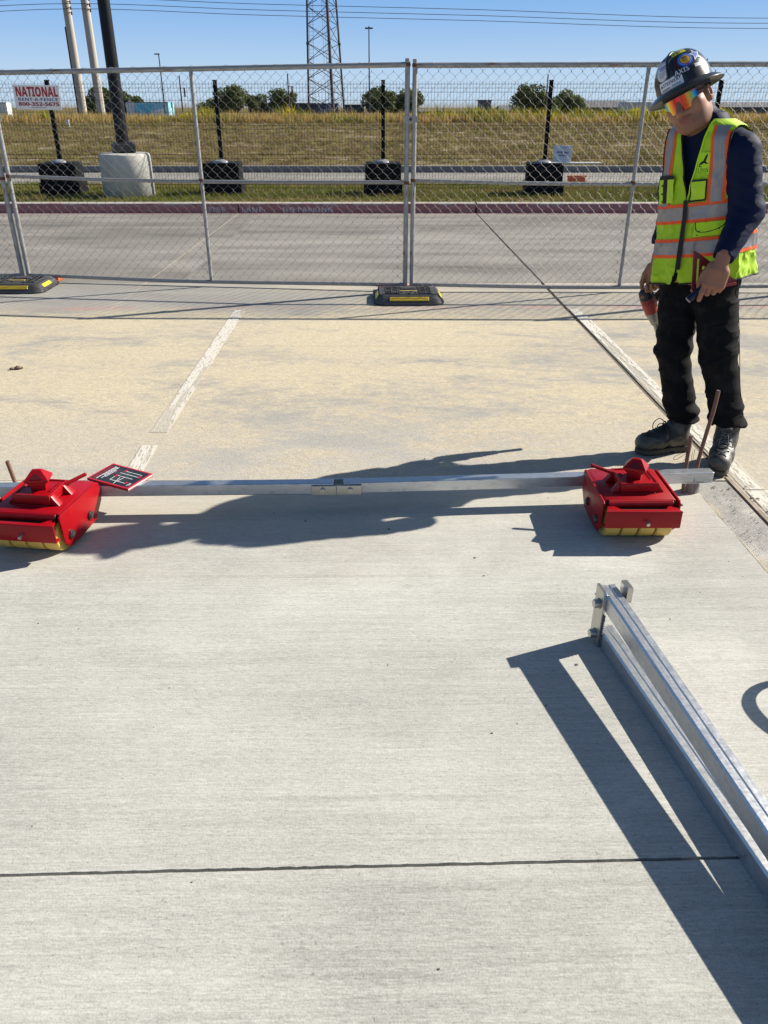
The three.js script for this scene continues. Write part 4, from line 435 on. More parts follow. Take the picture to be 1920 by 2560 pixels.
  for (const i of [0, 2]) for (const s of [-1, 1]) { const b = mesh('bracket', toCreasedNormals(extr([[0, 0], [0.03, 0], [0.026, 0.005], [0.003, 0.036], [0, 0.036]], 0.03, 0.001).translate(0.074, 0.001, -0.015 + s * 0.05), 0.4), red, tt); b.rotation.y = i * Math.PI / 2; }
  const neck = mesh('swivel_neck', toCreasedNormals(loft([sq(0.028, 0.024, 0.04), sq(0.028, 0.024, 0.064), sq(0.034, 0.03, 0.068), sq(0.034, 0.03, 0.076)]), 0.4), red, tt); neck.rotation.y = capTurn;
  const cp = mesh('swivel_cap', [toCreasedNormals(loft([sq(0.034, 0.03, 0.072), sq(0.045, 0.037, 0.08), sq(0.045, 0.037, 0.088), sq(0.018, 0.008, 0.12), sq(0.012, 0.004, 0.122)]), 0.3)], red, tt); cp.rotation.y = capTurn; const tri = new THREE.Shape([[-0.024, 0], [0.024, 0], [0.004, 0.026], [-0.004, 0.026]].map(([a, b]) => new THREE.Vector2(a, b))); const rc = mesh('recess', new THREE.ExtrudeGeometry(tri, { depth: 0.0012, bevelEnabled: false }), mat(0.1, 0.003, 0.006, 0.5), cp); rc.position.set(0, 0.0915, 0.0342); rc.rotation.x = -0.735;
  const em = []; for (let i = 0; i < 6; i++) em.push(rbox(0.006, 0.004, 0.009, 0.001, 0.056, 0.0435, -0.045 + i * 0.014), rbox(0.003, 0.004, 0.003, 0.0005, 0.05, 0.0435, -0.042 + i * 0.014)); for (let i = 0; i < 4; i++) em.push(rbox(0.01, 0.003, 0.004, 0.001, -0.052, 0.0432, -0.03 + i * 0.008)); mesh('raised_mark', em, red, tt).userData.kind = 'stuff';
  const hn = mesh('handle', [cyl(V(-0.07, 0.036, -0.045), V(-0.155, 0.058, -0.078), 0.0075, 0.0075, 10), new THREE.SphereGeometry(0.0075, 10, 8).translate(-0.155, 0.058, -0.078), cyl(V(-0.04, 0.03, -0.045), V(-0.07, 0.036, -0.045), 0.0075, 0.0075, 10)], red, tt); hn.rotation.y = handleTurn;
  return t;
}
skate('red machine skate with yellow rollers beside the worker and the bar end', 1.012, -2.87, 0.0, 0.03, -0.5);
skate('red machine skate with yellow rollers beside the printed booklet', -1.362, -2.765, -0.13, 0.0, 0.25, -2.0);

// ---------------------------------------------------------------- galvanized connecting bar
{
  const t = thing('connecting_bar', 'long galvanized square bar joining the two red skates', 'bar', [0, 0, 0]);
  const seg = (name, a, b, m = galv) => { const L = a.distanceTo(b), g = rbox(L, 0.05, 0.05, 0.004, 0, 0, 0, 2), p = g.attributes.position, uv = []; for (let i = 0; i < p.count; i++) uv.push(p.getX(i) * 1.2, p.getY(i) * 4 + p.getZ(i) * 4); g.setAttribute('uv', new THREE.Float32BufferAttribute(uv, 2)); g.rotateY(Math.atan2(-(b.z - a.z), b.x - a.x)); const c = a.clone().add(b).multiplyScalar(0.5); g.translate(c.x, c.y, c.z); return mesh(name, g, m, t); };
  const y = 0.112; seg('bar_length', V(-2.3, y, -2.95), V(-0.213, y, -3.005)); seg('bar_length', V(-0.172, y, -3.007), V(1.43, y, -3.117));
  const cpl = mesh('coupling_plate', [rbox(0.105, 0.043, 0.008, 0.0015, -0.053, 0, 0), rbox(0.105, 0.043, 0.008, 0.0015, 0.053, 0.001, 0)], zincB, t); cpl.position.set(-0.2, y - 0.004, -2.9745); cpl.rotation.y = 0.03; const cpb = mesh('coupling_plate', rbox(0.21, 0.043, 0.008, 0.0015), galv, t); cpb.position.set(-0.2, y, -3.037); cpb.rotation.y = 0.04;
  for (const s of [-1, 1]) { const b = mesh('bolt', [boltHead(0.0125, 0.012).rotateX(Math.PI / 2).translate(0, 0, 0.006), cyl(V(0, 0, -0.001), V(0, 0, 0.002), 0.014, 0.014, 20)], zincB, cpl); b.position.set(s * 0.058, 0.002, 0.004); }
  const mk = canvasTex(256, 64, (g) => { g.fillStyle = '#b9c3bd'; g.fillRect(0, 0, 256, 64); g.fillStyle = '#222'; let sd = 7; const q = () => (sd = (sd * 16807) % 2147483647) / 2147483647; for (let i = 0; i < 90; i++) { const a = 0.5 + q() * 0.5; g.globalAlpha = a; g.fillRect(30 + q() * 190, 40 + q() * 16, 2 + q() * 10, 1 + q() * 2); } for (let i = 0; i < 26; i++) g.fillRect(110 + q() * 12, 4 + q() * 44, 2, 3 + q() * 6); });
  const d = mesh('ink_mark', new THREE.PlaneGeometry(0.11, 0.028), new THREE.MeshPhysicalMaterial({ map: mk, roughness: 0.4, metalness: 0.5 }), t); d.position.set(1.352, 0.101, -3.0862); d.rotation.y = 0.0686;
}
{ // booklet lying across the bar
  const tx = canvasTex(512, 700, (g, w, h) => {
    g.fillStyle = '#c3202c'; g.fillRect(0, 0, w, h); const gr = g.createLinearGradient(0, 60, 300, 640); g.fillStyle = '#23282c'; g.fillRect(24, 24, w - 48, h - 60); void gr; for (let i = 0; i < 60; i++) { g.globalAlpha = 0.05; g.fillStyle = i % 2 ? '#8f9a9c' : '#11151a'; g.beginPath(); g.ellipse(120 + (i * 53) % 300, 260 + (i * 97) % 260, 60 + (i * 31) % 90, 24 + (i * 17) % 60, i, 0, 7); g.fill(); } g.globalAlpha = 1;
    const bar = (x, y, ww, hh, c) => { g.fillStyle = c; let q = x; let k2 = 0; while (q < x + ww) { const l = 12 + (k2 * 7 % 5) * 9; g.fillRect(q, y, Math.min(l, x + ww - q), hh); q += l + 5; k2++; } };
    bar(50, 50, 400, 13, '#b02a33'); bar(50, 76, 400, 11, '#b02a33'); bar(50, 106, 405, 13, '#f2f2f0'); bar(170, 134, 280, 12, '#f2f2f0'); bar(90, 160, 360, 12, '#f2f2f0'); bar(140, 186, 230, 11, '#e6e6e4'); bar(240, 220, 200, 6, '#b02a33');
    g.strokeStyle = '#ecebe8'; g.lineWidth = 8; g.lineCap = 'round'; for (const [a, b, c, e] of [[110, 300, 110, 560], [110, 300, 250, 290], [250, 290, 250, 560], [330, 290, 330, 600], [400, 320, 400, 600], [40, 420, 210, 380], [110, 420, 250, 430]]) { g.beginPath(); g.moveTo(a, b); g.lineTo(c, e); g.stroke(); } g.fillStyle = '#b5242a'; for (const [a, b] of [[95, 545], [210, 280], [315, 590], [380, 300]]) g.fillRect(a, b, 62, 34);
    bar(380, 440, 90, 10, '#11151c'); bar(60, 610, 90, 14, '#cfd2d4'); bar(80, 632, 60, 9, '#cfd2d4');
  });
  const t = thing('booklet', 'black printed booklet with red border lying on the galvanized bar', 'booklet', [-1.12, 0.146, -3.026]); t.rotation.set(0.04, 1.14, 0.02, 'YXZ');
  mesh('pages', rbox(0.152, 0.009, 0.212, 0.001, 0, 0, 0), mat(0.62, 0.63, 0.64, 0.8), t); const c = mesh('cover', [new THREE.PlaneGeometry(0.158, 0.218, 8, 8).rotateX(-Math.PI / 2).translate(0, 0.0058, 0)], new THREE.MeshPhysicalMaterial({ map: tx, roughness: 0.35, side: THREE.DoubleSide }), t); void c; mesh('back_cover', rbox(0.158, 0.0012, 0.218, 0.0004, 0, -0.0055, 0), mat(0.35, 0.02, 0.03, 0.4), t); mesh('spine', rbox(0.0016, 0.0115, 0.218, 0.0005, -0.079, 0.0002, 0), mat(0.35, 0.02, 0.03, 0.4), t);
}
{ // stacked bars hinged by an end plate
  const t = thing('hinged_bar_pair', 'pair of galvanized channel bars bolted together by an end plate', 'bar pair', [0.716, 0, -2.075]); t.rotation.y = Math.atan2(0.145, 0.909);
  const channel = (L) => { // lipped channel section with a rib down the top
    const w = 0.0265, h = 0.058, s = [[-w, 0], [-w, h - 0.006], [-w + 0.005, h], [-0.006, h], [-0.004, h - 0.0025], [0.001, h - 0.0025], [0.003, h], [w - 0.005, h], [w, h - 0.006], [w, 0]]; const g = toCreasedNormals(extr(s, L, 0), 0.35), p = g.attributes.position, uv = []; for (let i = 0; i < p.count; i++) uv.push(p.getX(i) * 5 + p.getY(i) * 5, p.getZ(i) * 1.1); g.setAttribute('uv', new THREE.Float32BufferAttribute(uv, 2)); return g; };
  mesh('lower_bar', channel(2.4), galv, t).position.set(0, 0.001, 0); const u = mesh('upper_bar', channel(2.4), galv, t); u.position.set(0.0, 0.141, -0.03); u.rotation.x = 0.054;
  const ep = mesh('end_plate', toCreasedNormals(extr([[-0.03, -0.002], [0.03, -0.002], [0.03, 0.17], [0.018, 0.198], [-0.03, 0.198]].map(([a, b]) => [a, b]), 0.008, 0.001), 0.3), zincB, t); ep.rotation.y = -Math.PI / 2; ep.position.set(-0.0275, 0.006, 0.0);
  mesh('rear_bracket', [rbox(0.02, 0.05, 0.05, 0.002, 0.045, 0.195, 0.01), rbox(0.05, 0.006, 0.05, 0.001, 0.03, 0.168, 0.01)], zincB, t); mesh('weld_bead', Array.from({ length: 14 }, (_, i) => new THREE.SphereGeometry(0.0045, 6, 5).translate(-0.028, 0.01 + i * 0.0085, 0.034)), mat(0.14, 0.15, 0.16, 0.5, { metalness: 0.7 }), t).userData.kind = 'stuff';
  for (const y of [0.035, 0.15]) mesh('bolt', [boltHead(0.015, 0.016).rotateZ(Math.PI / 2).translate(-0.046, y, 0.0), cyl(V(-0.0405, y, 0), V(-0.037, y, 0), 0.0175, 0.0175, 18)], zincB, t);
}
// ---------------------------------------------------------------- stakes, wire, plug
{
  const rustT = dataTex(64, 256, (u, v) => { const n = fbm(u * 12, v * 30, 4), d = clamp((fbm(u * 4, v * 6 + 3, 3) - 0.5) * 3) * 0.5; const g = 0.2 + (n - 0.5) * 0.12; return [lerp(g, 0.4, d * 0.5), lerp(g * 0.52, 0.33, d * 0.5), lerp(g * 0.36, 0.25, d * 0.5)]; }), rust = new THREE.MeshPhysicalMaterial({ map: rustT, roughness: 0.9 });
  const rebar = (name, label, pts, r) => { const t = thing(name, label, 'stake', pts[0].toArray()), q = pts.map((p) => p.clone().sub(pts[0])); mesh('rod', tube(q, r, 40, 12), rust, t); const c = new THREE.CatmullRomCurve3(q), n = Math.floor(c.getLength() / 0.011), ri = []; for (let i = 0; i < n; i++) { const p = c.getPointAt((i + 0.5) / n), tg = c.getTangentAt((i + 0.5) / n); ri.push(new THREE.TorusGeometry(r, 0.0013, 4, 10).applyQuaternion(new THREE.Quaternion().setFromUnitVectors(V(0, 0, 1), tg.clone().add(V(0.12, 0, 0)).normalize())).translate(p.x, p.y, p.z)); } mesh('rib', ri, rust, t).userData.kind = 'stuff'; mesh('cut_end', new THREE.CircleGeometry(r * 0.9, 12).rotateX(-Math.PI / 2).translate(...q[q.length - 1].clone().add(V(0, 0.002, 0)).toArray()), mat(0.1, 0.09, 0.085, 0.7), t); return t; };
  rebar('rebar_stake', 'tall leaning rusty rebar stake beside the worker boot', [V(1.405, -0.02, -3.21), V(1.402, 0.11, -3.21), V(1.418, 0.24, -3.225), V(1.438, 0.37, -3.24), V(1.446, 0.452, -3.25)], 0.0085);
  rebar('rebar_stake', 'short rusty rebar stake behind the bar tied with wire', [V(1.346, -0.02, -3.17), V(1.337, 0.15, -3.175), V(1.336, 0.27, -3.18)], 0.0085);
  rebar('rebar_stake', 'short rusty rebar stake behind the bar past the booklet skate', [V(-1.66, -0.02, -3.21), V(-1.672, 0.06, -3.21), V(-1.682, 0.137, -3.21)], 0.009);
  const w = mat(0.03, 0.028, 0.026, 0.6); tag(mesh('tie_wire', [tube([V(1.336, 0.2, -3.17), V(1.3, 0.197, -3.16), V(1.272, 0.185, -3.155), V(1.268, 0.172, -3.155), V(1.285, 0.17, -3.158), V(1.31, 0.185, -3.165), V(1.336, 0.2, -3.168)], 0.0011, 40, 5), tube([V(1.36, 0.215, -3.17), V(1.361, 0.12, -3.165), V(1.357, 0.1, -3.14)], 0.001, 12, 5), tube([V(1.352, 0.2, -3.17), V(1.353, 0.12, -3.165)], 0.001, 8, 5), tube([V(1.326, 0.175, -3.165), V(1.311, 0.165, -3.15), V(1.31, 0.145, -3.15)], 0.001, 8, 5)], w), 'thin dark tie wire looped round the short rebar stake', 'wire');
  const pg = new THREE.CylinderGeometry(0.026, 0.038, 0.06, 14, 3), p = pg.attributes.position; for (let i = 0; i < p.count; i++) { const f = 0.85 + 0.3 * hash2(i * 7, 3); p.setXYZ(i, p.getX(i) * f, p.getY(i), p.getZ(i) * f); } pg.computeVertexNormals(); tag(mesh('mortar_lump', pg, mat(0.25, 0.23, 0.2, 0.95)), 'rough grey mortar lump at the foot of the short rebar stake', 'mortar lump').position.set(1.392, 0.025, -3.195);
}
{ // tow handle lying beyond the picture edge; its curved shadow falls on the slab
  const t = thing('tow_handle', 'bent black tow handle standing beside the bar pair', 'tow handle', [1.305, 0, -1.88]); mesh('bow', tube([V(0.35, 0.14, 0.3), V(0.12, 0.155, 0.24), V(0.02, 0.17, 0.12), V(0.01, 0.175, 0.0), V(0.08, 0.17, -0.07), V(0.3, 0.15, -0.06)], 0.014, 40, 10), blackM, t); mesh('support_leg', [cyl(V(0.32, 0, 0.25), V(0.32, 0.145, 0.25), 0.012, 0.012, 10), cyl(V(0.3, 0, -0.06), V(0.3, 0.15, -0.06), 0.012, 0.012, 10)], blackM, t);
}

// ---------------------------------------------------------------- the worker
{
  const W = thing('person', 'worker in black hard hat, mirrored glasses and lime safety vest standing by the bar end', 'person', [0, 0, 0]);
  const interp = (tab, y) => { if (y <= tab[0][0]) return tab[0][1]; for (let i = 0; i < tab.length - 1; i++) if (y <= tab[i + 1][0]) { const t = (y - tab[i][0]) / (tab[i + 1][0] - tab[i][0]); return lerp(tab[i][1], tab[i + 1][1], t * t * (3 - 2 * t) * 0.4 + t * 0.6); } return tab[tab.length - 1][1]; };
  // joints
  const J = { rHip: [1.405, 0.86, -3.81], lHip: [1.525, 0.86, -3.66], rKnee: [1.402, 0.5, -3.73], lKnee: [1.56, 0.5, -3.57], rAnk: [1.474, 0.15, -3.665], lAnk: [1.655, 0.15, -3.535], lSh: [1.472, 1.375, -3.545], lEl: [1.52, 1.15, -3.495], lWr: [1.418, 0.985, -3.395], rSh: [1.355, 1.38, -3.835], rEl: [1.375, 1.12, -3.945], rWr: [1.33, 0.87, -3.945] };
  const TA = [[0.8, 0.172], [0.95, 0.165], [1.1, 0.163], [1.25, 0.178], [1.35, 0.185], [1.4, 0.18], [1.44, 0.163], [1.47, 0.128], [1.5, 0.078], [1.53, 0.062]], TB = [[0.8, 0.13], [0.95, 0.125], [1.1, 0.122], [1.25, 0.128], [1.35, 0.122], [1.42, 0.105], [1.47, 0.085], [1.5, 0.072], [1.53, 0.064]];
  const ctr = (y) => { const t = clamp((y - 0.8) / 0.65, -0.2, 1.3), f = sstep(1.3, 1.55, y) * 0.03; return [lerp(1.468, 1.4, t) - f, lerp(-3.735, -3.7, t) + f * 0.7]; };
  const Lx = 0.62, Lz = 0.785, Fx = -Lz, Fz = Lx;
  const torso = (x, y, z, g = 0) => { const c = ctr(y), dx = x - c[0], dz = z - c[1], l = dx * Lx + dz * Lz, f = dx * Fx + dz * Fz, a = interp(TA, y) + g, b = interp(TB, y) + g; const r = Math.pow(Math.pow(Math.abs(l / a), 2.3) + Math.pow(Math.abs(f / b), 2.3), 1 / 2.3); const d = (r - 1) * Math.min(a, b); return Math.max(d, y - 1.525, 0.82 - y); };
  // --- body: skin from neck down (under the clothes a little slimmer), finer head and hands
  const head = { c: V(1.26, 1.562, -3.66) }; { const f = V(-0.62, -0.17, 0.765).normalize(), u0 = V(-0.58, 0.83, 0), u = u0.addScaledVector(f, -u0.dot(f)).normalize(), l = new THREE.Vector3().crossVectors(u, f); head.m = new THREE.Matrix4().makeBasis(l, u, f).setPosition(head.c); }
  const nb = [1.345, 1.475, -3.685], hb = V(0, -0.075, -0.03).applyMatrix4(head.m).toArray();
  const bodySdf = (x, y, z) => { let d = torso(x, y, z, -0.022); d = smin(d, cap(x, y, z, J.lSh, J.lEl, 0.055, 0.042), 0.03); d = smin(d, cap(x, y, z, J.lEl, J.lWr, 0.042, 0.03), 0.02); d = smin(d, cap(x, y, z, J.rSh, J.rEl, 0.055, 0.042), 0.03); d = smin(d, cap(x, y, z, J.rEl, J.rWr, 0.043, 0.029), 0.02); d = smin(d, cap(x, y, z, J.rHip, J.rKnee, 0.08, 0.055), 0.03); d = smin(d, cap(x, y, z, J.rKnee, J.rAnk, 0.052, 0.034), 0.02); d = smin(d, cap(x, y, z, J.lHip, J.lKnee, 0.08, 0.055), 0.03); d = smin(d, cap(x, y, z, J.lKnee, J.lAnk, 0.052, 0.034), 0.02); return smin(d, cap(x, y, z, nb, hb, 0.062, 0.056), 0.03); };
  const ell = (x, y, z, c, r) => { const a = (x - c[0]) / r[0], b = (y - c[1]) / r[1], e = (z - c[2]) / r[2], k0 = Math.hypot(a, b, e); return (k0 - 1) * Math.min(...r); };
  const headSdf = (x, y, z) => { let d = ell(x, y, z, [0, 0.035, -0.012], [0.076, 0.098, 0.096]); d = smin(d, ell(x, y, z, [0, -0.044, 0.026], [0.06, 0.064, 0.062]), 0.045); d = smin(d, ell(x, y, z, [0, -0.09, 0.058], [0.028, 0.022, 0.026]), 0.035); d = smin(d, ell(x, y, z, [0.045, -0.065, 0.01], [0.022, 0.04, 0.04]), 0.04); d = smin(d, ell(x, y, z, [-0.045, -0.065, 0.01], [0.022, 0.04, 0.04]), 0.04); for (const s of [-1, 1]) { d = smin(d, ell(x, y, z, [s * 0.042, -0.012, 0.055], [0.026, 0.02, 0.024]), 0.03); d = smin(d, ell(x, y, z, [s * 0.034, 0.034, 0.072], [0.03, 0.01, 0.014]), 0.02); d = Math.max(d, -ell(x, y, z, [s * 0.032, 0.016, 0.094], [0.019, 0.012, 0.014])); d = smin(d, ell(x, y, z, [s * 0.033, 0.015, 0.072], [0.013, 0.011, 0.013]), 0.006); d = smin(d, cap(x, y, z, [s * 0.012, -0.03, 0.094], [s * 0.013, -0.03, 0.088], 0.009, 0.009), 0.008); let e = ell(x, y, z, [s * 0.083, -0.004, -0.012], [0.011, 0.034, 0.021]); e = Math.max(e, -ell(x, y, z, [s * 0.094, 0.0, -0.006], [0.009, 0.02, 0.011])); d = smin(d, e, 0.007); } d = smin(d, cap(x, y, z, [0, 0.02, 0.09], [0, -0.028, 0.12], 0.009, 0.0145), 0.01); d = smin(d, cap(x, y, z, [-0.02, -0.058, 0.085], [0.02, -0.058, 0.085], 0.0055, 0.0055), 0.012); d = smin(d, cap(x, y, z, [-0.016, -0.069, 0.084], [0.016, -0.069, 0.084], 0.007, 0.007), 0.01); d = Math.max(d, -cap(x, y, z, [-0.021, -0.0632, 0.098], [0.021, -0.0632, 0.098], 0.0045, 0.0045)); return smin(d, cap(x, y, z, [0, -0.06, -0.03], [0.0, -0.14, -0.045], 0.057, 0.06), 0.03); };
  const bx = (g) => { const p = g.attributes.position, c = new Float32Array(p.count * 3); return [p, c]; };
  const skin = [0.33, 0.165, 0.105];
  const paint = (g, fn) => { const p = g.attributes.position, c = new Float32Array(p.count * 3); for (let i = 0; i < p.count; i++) { const q = fn(p.getX(i), p.getY(i), p.getZ(i)), n = 0.94 + 0.12 * noise(p.getX(i) * 260, p.getY(i) * 260 + p.getZ(i) * 190); c[i * 3] = q[0] * n; c[i * 3 + 1] = q[1] * n; c[i * 3 + 2] = q[2] * n; } g.setAttribute('color', new THREE.BufferAttribute(c, 3)); return g; };
  const gHead = paint(sdfGeo(headSdf, [-0.11, -0.17, -0.13], [0.11, 0.15, 0.14], 0.0032), (x, y, z) => { const lip = sstep(1.15, 0.8, Math.hypot(x / 0.025, (y + 0.0635) / 0.0115)) * (z > 0.07 ? 1 : 0), beard = (sstep(-0.04, -0.07, y) * sstep(-0.05, 0.02, z) * 0.3 + sstep(0.012, 0.004, Math.abs(y + 0.047)) * sstep(0.03, 0.02, Math.abs(x)) * (z > 0.07 ? 0.28 : 0)) * (0.6 + 0.8 * hash2(x * 900 | 0, y * 900 + z * 700 | 0)), hair = (y > 0.02 + (z > -0.01 ? 0.035 : 0) || z < -0.055) && Math.abs(x) < 0.082 && y > -0.055 && z < 0.02 ? 1 : 0; let c = skin.map((v, i) => lerp(v, [0.05, 0.035, 0.03][i], beard)); c = c.map((v, i) => lerp(v, [0.27, 0.085, 0.07][i], lip * 0.7)); return hair ? [0.018, 0.013, 0.011] : c; }).applyMatrix4(head.m);
  const gBody = paint(sdfGeo(bodySdf, [1.1, 0.06, -4.1], [1.8, 1.6, -3.25], 0.012), () => skin);
  // hands: frame from wrist, d = fingers, n = back of hand, s = thumb side
  const handFrame = (w, d, n) => { d.normalize(); n.addScaledVector(d, -n.dot(d)).normalize(); const s = new THREE.Vector3().crossVectors(d, n); return { m: new THREE.Matrix4().makeBasis(s, d, n).setPosition(w) }; };
  const handSdf = (flip) => (X, y, z) => { const x = X * flip; let d = cap(x, y, z, [0, -0.04, 0], [0, 0.02, 0], 0.029, 0.031); for (const [a, b] of [[0.026, 0.032], [0.006, 0.011], [-0.016, -0.012], [-0.026, -0.031]]) d = smin(d, cap(x, y, z, [a, 0.03, 0], [b, 0.084, 0.002], 0.019, 0.0155), 0.022); const fingers = [[[0.033, 0.088, 0.003], [0.036, 0.122, 0.004], [0.036, 0.146, -0.008], [0.034, 0.155, -0.028], 0.0112], [[0.011, 0.092, 0.004], [0.013, 0.122, -0.004], [0.014, 0.122, -0.034], [0.014, 0.1, -0.042], 0.0112], [[-0.012, 0.088, 0.002], [-0.011, 0.113, -0.008], [-0.01, 0.108, -0.036], [-0.01, 0.088, -0.042], 0.0106], [[-0.032, 0.08, -0.002], [-0.031, 0.1, -0.012], [-0.03, 0.094, -0.034], [-0.03, 0.08, -0.038], 0.0094]]; for (const [a, b, c, e, r] of fingers) { let f = cap(x, y, z, a, b, r, r * 0.97); f = smin(f, cap(x, y, z, b, c, r * 0.97, r * 0.9), 0.004); f = smin(f, cap(x, y, z, c, e, r * 0.9, r * 0.8), 0.004); f = smin(f, Math.hypot(x - a[0], y - a[1], z - a[2] - 0.003) - r * 1.05, 0.006); d = smin(d, f, 0.0045); } let th = cap(x, y, z, [0.03, 0.012, -0.006], [0.049, 0.05, -0.014], 0.019, 0.0145); th = smin(th, cap(x, y, z, [0.049, 0.05, -0.014], [0.056, 0.088, -0.02], 0.0135, 0.0118), 0.006); th = smin(th, cap(x, y, z, [0.056, 0.088, -0.02], [0.05, 0.115, -0.026], 0.0115, 0.009), 0.005); return smin(d, th, 0.009); };
  const LH = handFrame(V(1.404, 0.958, -3.378), V(-0.2, -0.97, 0.1), V(-0.3, 0.12, 0.95)), RH = handFrame(V(1.33, 0.86, -3.945), V(-0.02, -0.99, 0.1), V(0.75, 0.05, -0.65));
  const skinPaint = (x, y, z) => { const k0 = y > 0.085 && y < 0.1 && z > 0 ? 0.2 : 0; return [lerp(skin[0], 0.3, k0) * 0.93, lerp(skin[1], 0.13, k0) * 0.9, lerp(skin[2], 0.1, k0) * 0.88]; };
  const gL = paint(sdfGeo(handSdf(1), [-0.065, -0.07, -0.07], [0.085, 0.18, 0.045], 0.0032), skinPaint).applyMatrix4(LH.m), gR = paint(sdfGeo(handSdf(-1), [-0.085, -0.07, -0.07], [0.065, 0.18, 0.045], 0.0036), skinPaint).applyMatrix4(RH.m);
  { const parts = [gHead, gBody, gL, gR].map((g) => g.toNonIndexed()); const bg = mergeGeometries(parts); const o = mesh('body', bg, new THREE.MeshPhysicalMaterial({ vertexColors: true, roughness: 0.52, specularIntensity: 0.45 }), W); o.userData.label = 'brown skin of face, neck and hands'; }
  // --- shirt: torso and sleeves
  const shirtSdf = (x, y, z) => { let d = torso(x, y, z, 0.0); const fold = (a, b, p) => 0; d = smin(d, cap(x, y, z, J.lSh, J.lEl, 0.074, 0.065), 0.045); d = smin(d, cap(x, y, z, J.lEl, J.lWr, 0.066, 0.045), 0.03); d = smin(d, cap(x, y, z, J.rSh, J.rEl, 0.074, 0.062), 0.05); d = smin(d, cap(x, y, z, J.rEl, [1.339, 0.97, -3.947], 0.062, 0.05), 0.03); d = smin(d, cap(x, y, z, nb, [1.318, 1.512, -3.69], 0.078, 0.07), 0.02); const rs = 1 - Math.abs(2 * fbm(x * 5 + z * 5 + y * 9, y * 13 - x * 5, 3) - 1); d -= 0.002 * Math.pow(rs, 8) * (z > -3.62 || z < -3.85 ? 1 : 0.3); const arm = z > -3.62 ? 1 : z < -3.85 ? 1 : 0.35; d += arm * (0.0032 * (fbm(x * 9 - z * 7 + y * 16, y * 30 + x * 8, 3) - 0.5) + 0.0012 * Math.sin(y * 125 + (x + z) * 24 + 5 * noise(x * 9, y * 9)) * sstep(0.1, 0.02, Math.min(Math.abs(y - 1.15), Math.abs(y - 1.3), Math.abs(y - 1.0)))); const ax = (x - J.lWr[0]) * (J.lWr[0] - J.lEl[0]) + (y - J.lWr[1]) * (J.lWr[1] - J.lEl[1]) + (z - J.lWr[2]) * (J.lWr[2] - J.lEl[2]); if (z > -3.5 && y < 1.1) d = Math.max(d, ax / 0.22 - 0.004); return Math.max(d, 0.87 - y, z < -3.86 ? 0.955 - y : -1); };
  const clothT = dataTex(256, 256, (u, v) => { const r = 0.5 + 0.5 * Math.sin((u + v) * 256 * 0.8) * 0.6 + (hash2(u * 256 | 0, v * 256 | 0) - 0.5) * 0.4; return [r, r, r]; }, false, [9, 9]);
  mesh('shirt', sdfGeo(shirtSdf, [1.08, 0.85, -4.06], [1.68, 1.56, -3.26], 0.0075), mat(0.007, 0.0125, 0.042, 0.62, { specularIntensity: 0.22, bumpMap: clothT, bumpScale: 0.0006 }), W);
  // --- jeans
  const jeanSdf = (x, y, z) => { let d = cap(x, y, z, [1.415, 0.92, -3.785], [1.51, 0.92, -3.675], 0.118, 0.118); d = smin(d, cap(x, y, z, [1.42, 1.0, -3.77], [1.5, 1.0, -3.69], 0.1, 0.1), 0.05); d = smin(d, cap(x, y, z, [1.408, 0.83, -3.8], J.rKnee, 0.1, 0.079), 0.035); d = smin(d, smin(cap(x, y, z, J.rKnee, [1.452, 0.27, -3.69], 0.078, 0.069), cap(x, y, z, [1.452, 0.27, -3.69], [1.482, 0.17, -3.665], 0.069, 0.075), 0.02), 0.02); let e = cap(x, y, z, [1.518, 0.83, -3.668], J.lKnee, 0.101, 0.08); e = smin(e, smin(cap(x, y, z, J.lKnee, [1.627, 0.27, -3.545], 0.079, 0.071), cap(x, y, z, [1.627, 0.27, -3.545], [1.652, 0.175, -3.535], 0.071, 0.079), 0.02), 0.02); d = smin(d, e, 0.018); const q = x * 8 + z * 6, lo = sstep(0.34, 0.2, y), kn = sstep(0.13, 0.02, Math.abs(y - 0.52)), hp = sstep(0.12, 0.02, Math.abs(y - 0.8)); const rj = 1 - Math.abs(2 * fbm(q * 0.9 + y * 5, y * 11 - q * 0.8, 3) - 1); d += 0.010 * (fbm(q, y * 15, 3) - 0.5) - 0.006 * Math.pow(rj, 6) + lo * 0.006 * Math.sin(y * 78 + 5 * noise(q * 1.4, y * 8) + q * 0.9) + kn * 0.004 * Math.sin(y * 70 + q * 2.6 + 4 * noise(q, y * 9)) + hp * 0.005 * Math.sin(y * 60 - q * 4 + 4 * noise(q, y * 6)); return Math.max(d, y - 1.02, (x > 1.57 ? 0.19 : 0.165) - y + 0.014 * noise(q * 2, 3)); };
  const denT = dataTex(256, 256, (u, v) => { const n = fbm(u * 7, v * 7, 4), w = hash2(u * 256 | 0, v * 256 | 0); const g = 0.008 + clamp((n - 0.5) * 2.4) * 0.012 + (w - 0.5) * 0.004; return [g, g, g * 1.06]; }, true, [3, 3]);
  const jeans = mesh('jeans', sdfGeo(jeanSdf, [1.2, 0.13, -4.0], [1.82, 1.04, -3.4], 0.0075), new THREE.MeshPhysicalMaterial({ map: denT, roughness: 0.85, specularIntensity: 0.25, bumpMap: clothT, bumpScale: 0.0007 }), W);
  const seam = (pts) => { const q = pts.map(([x, y, z]) => { const p = V(x, y, z); for (let it = 0; it < 6; it++) { const e = 0.002, d = jeanSdf(p.x, p.y, p.z), g = V(jeanSdf(p.x + e, p.y, p.z) - d, jeanSdf(p.x, p.y + e, p.z) - d, jeanSdf(p.x, p.y, p.z + e) - d).normalize(); p.addScaledVector(g, -d + 0.0006); } return p; }); return tube(q, 0.0017, 60, 5); };
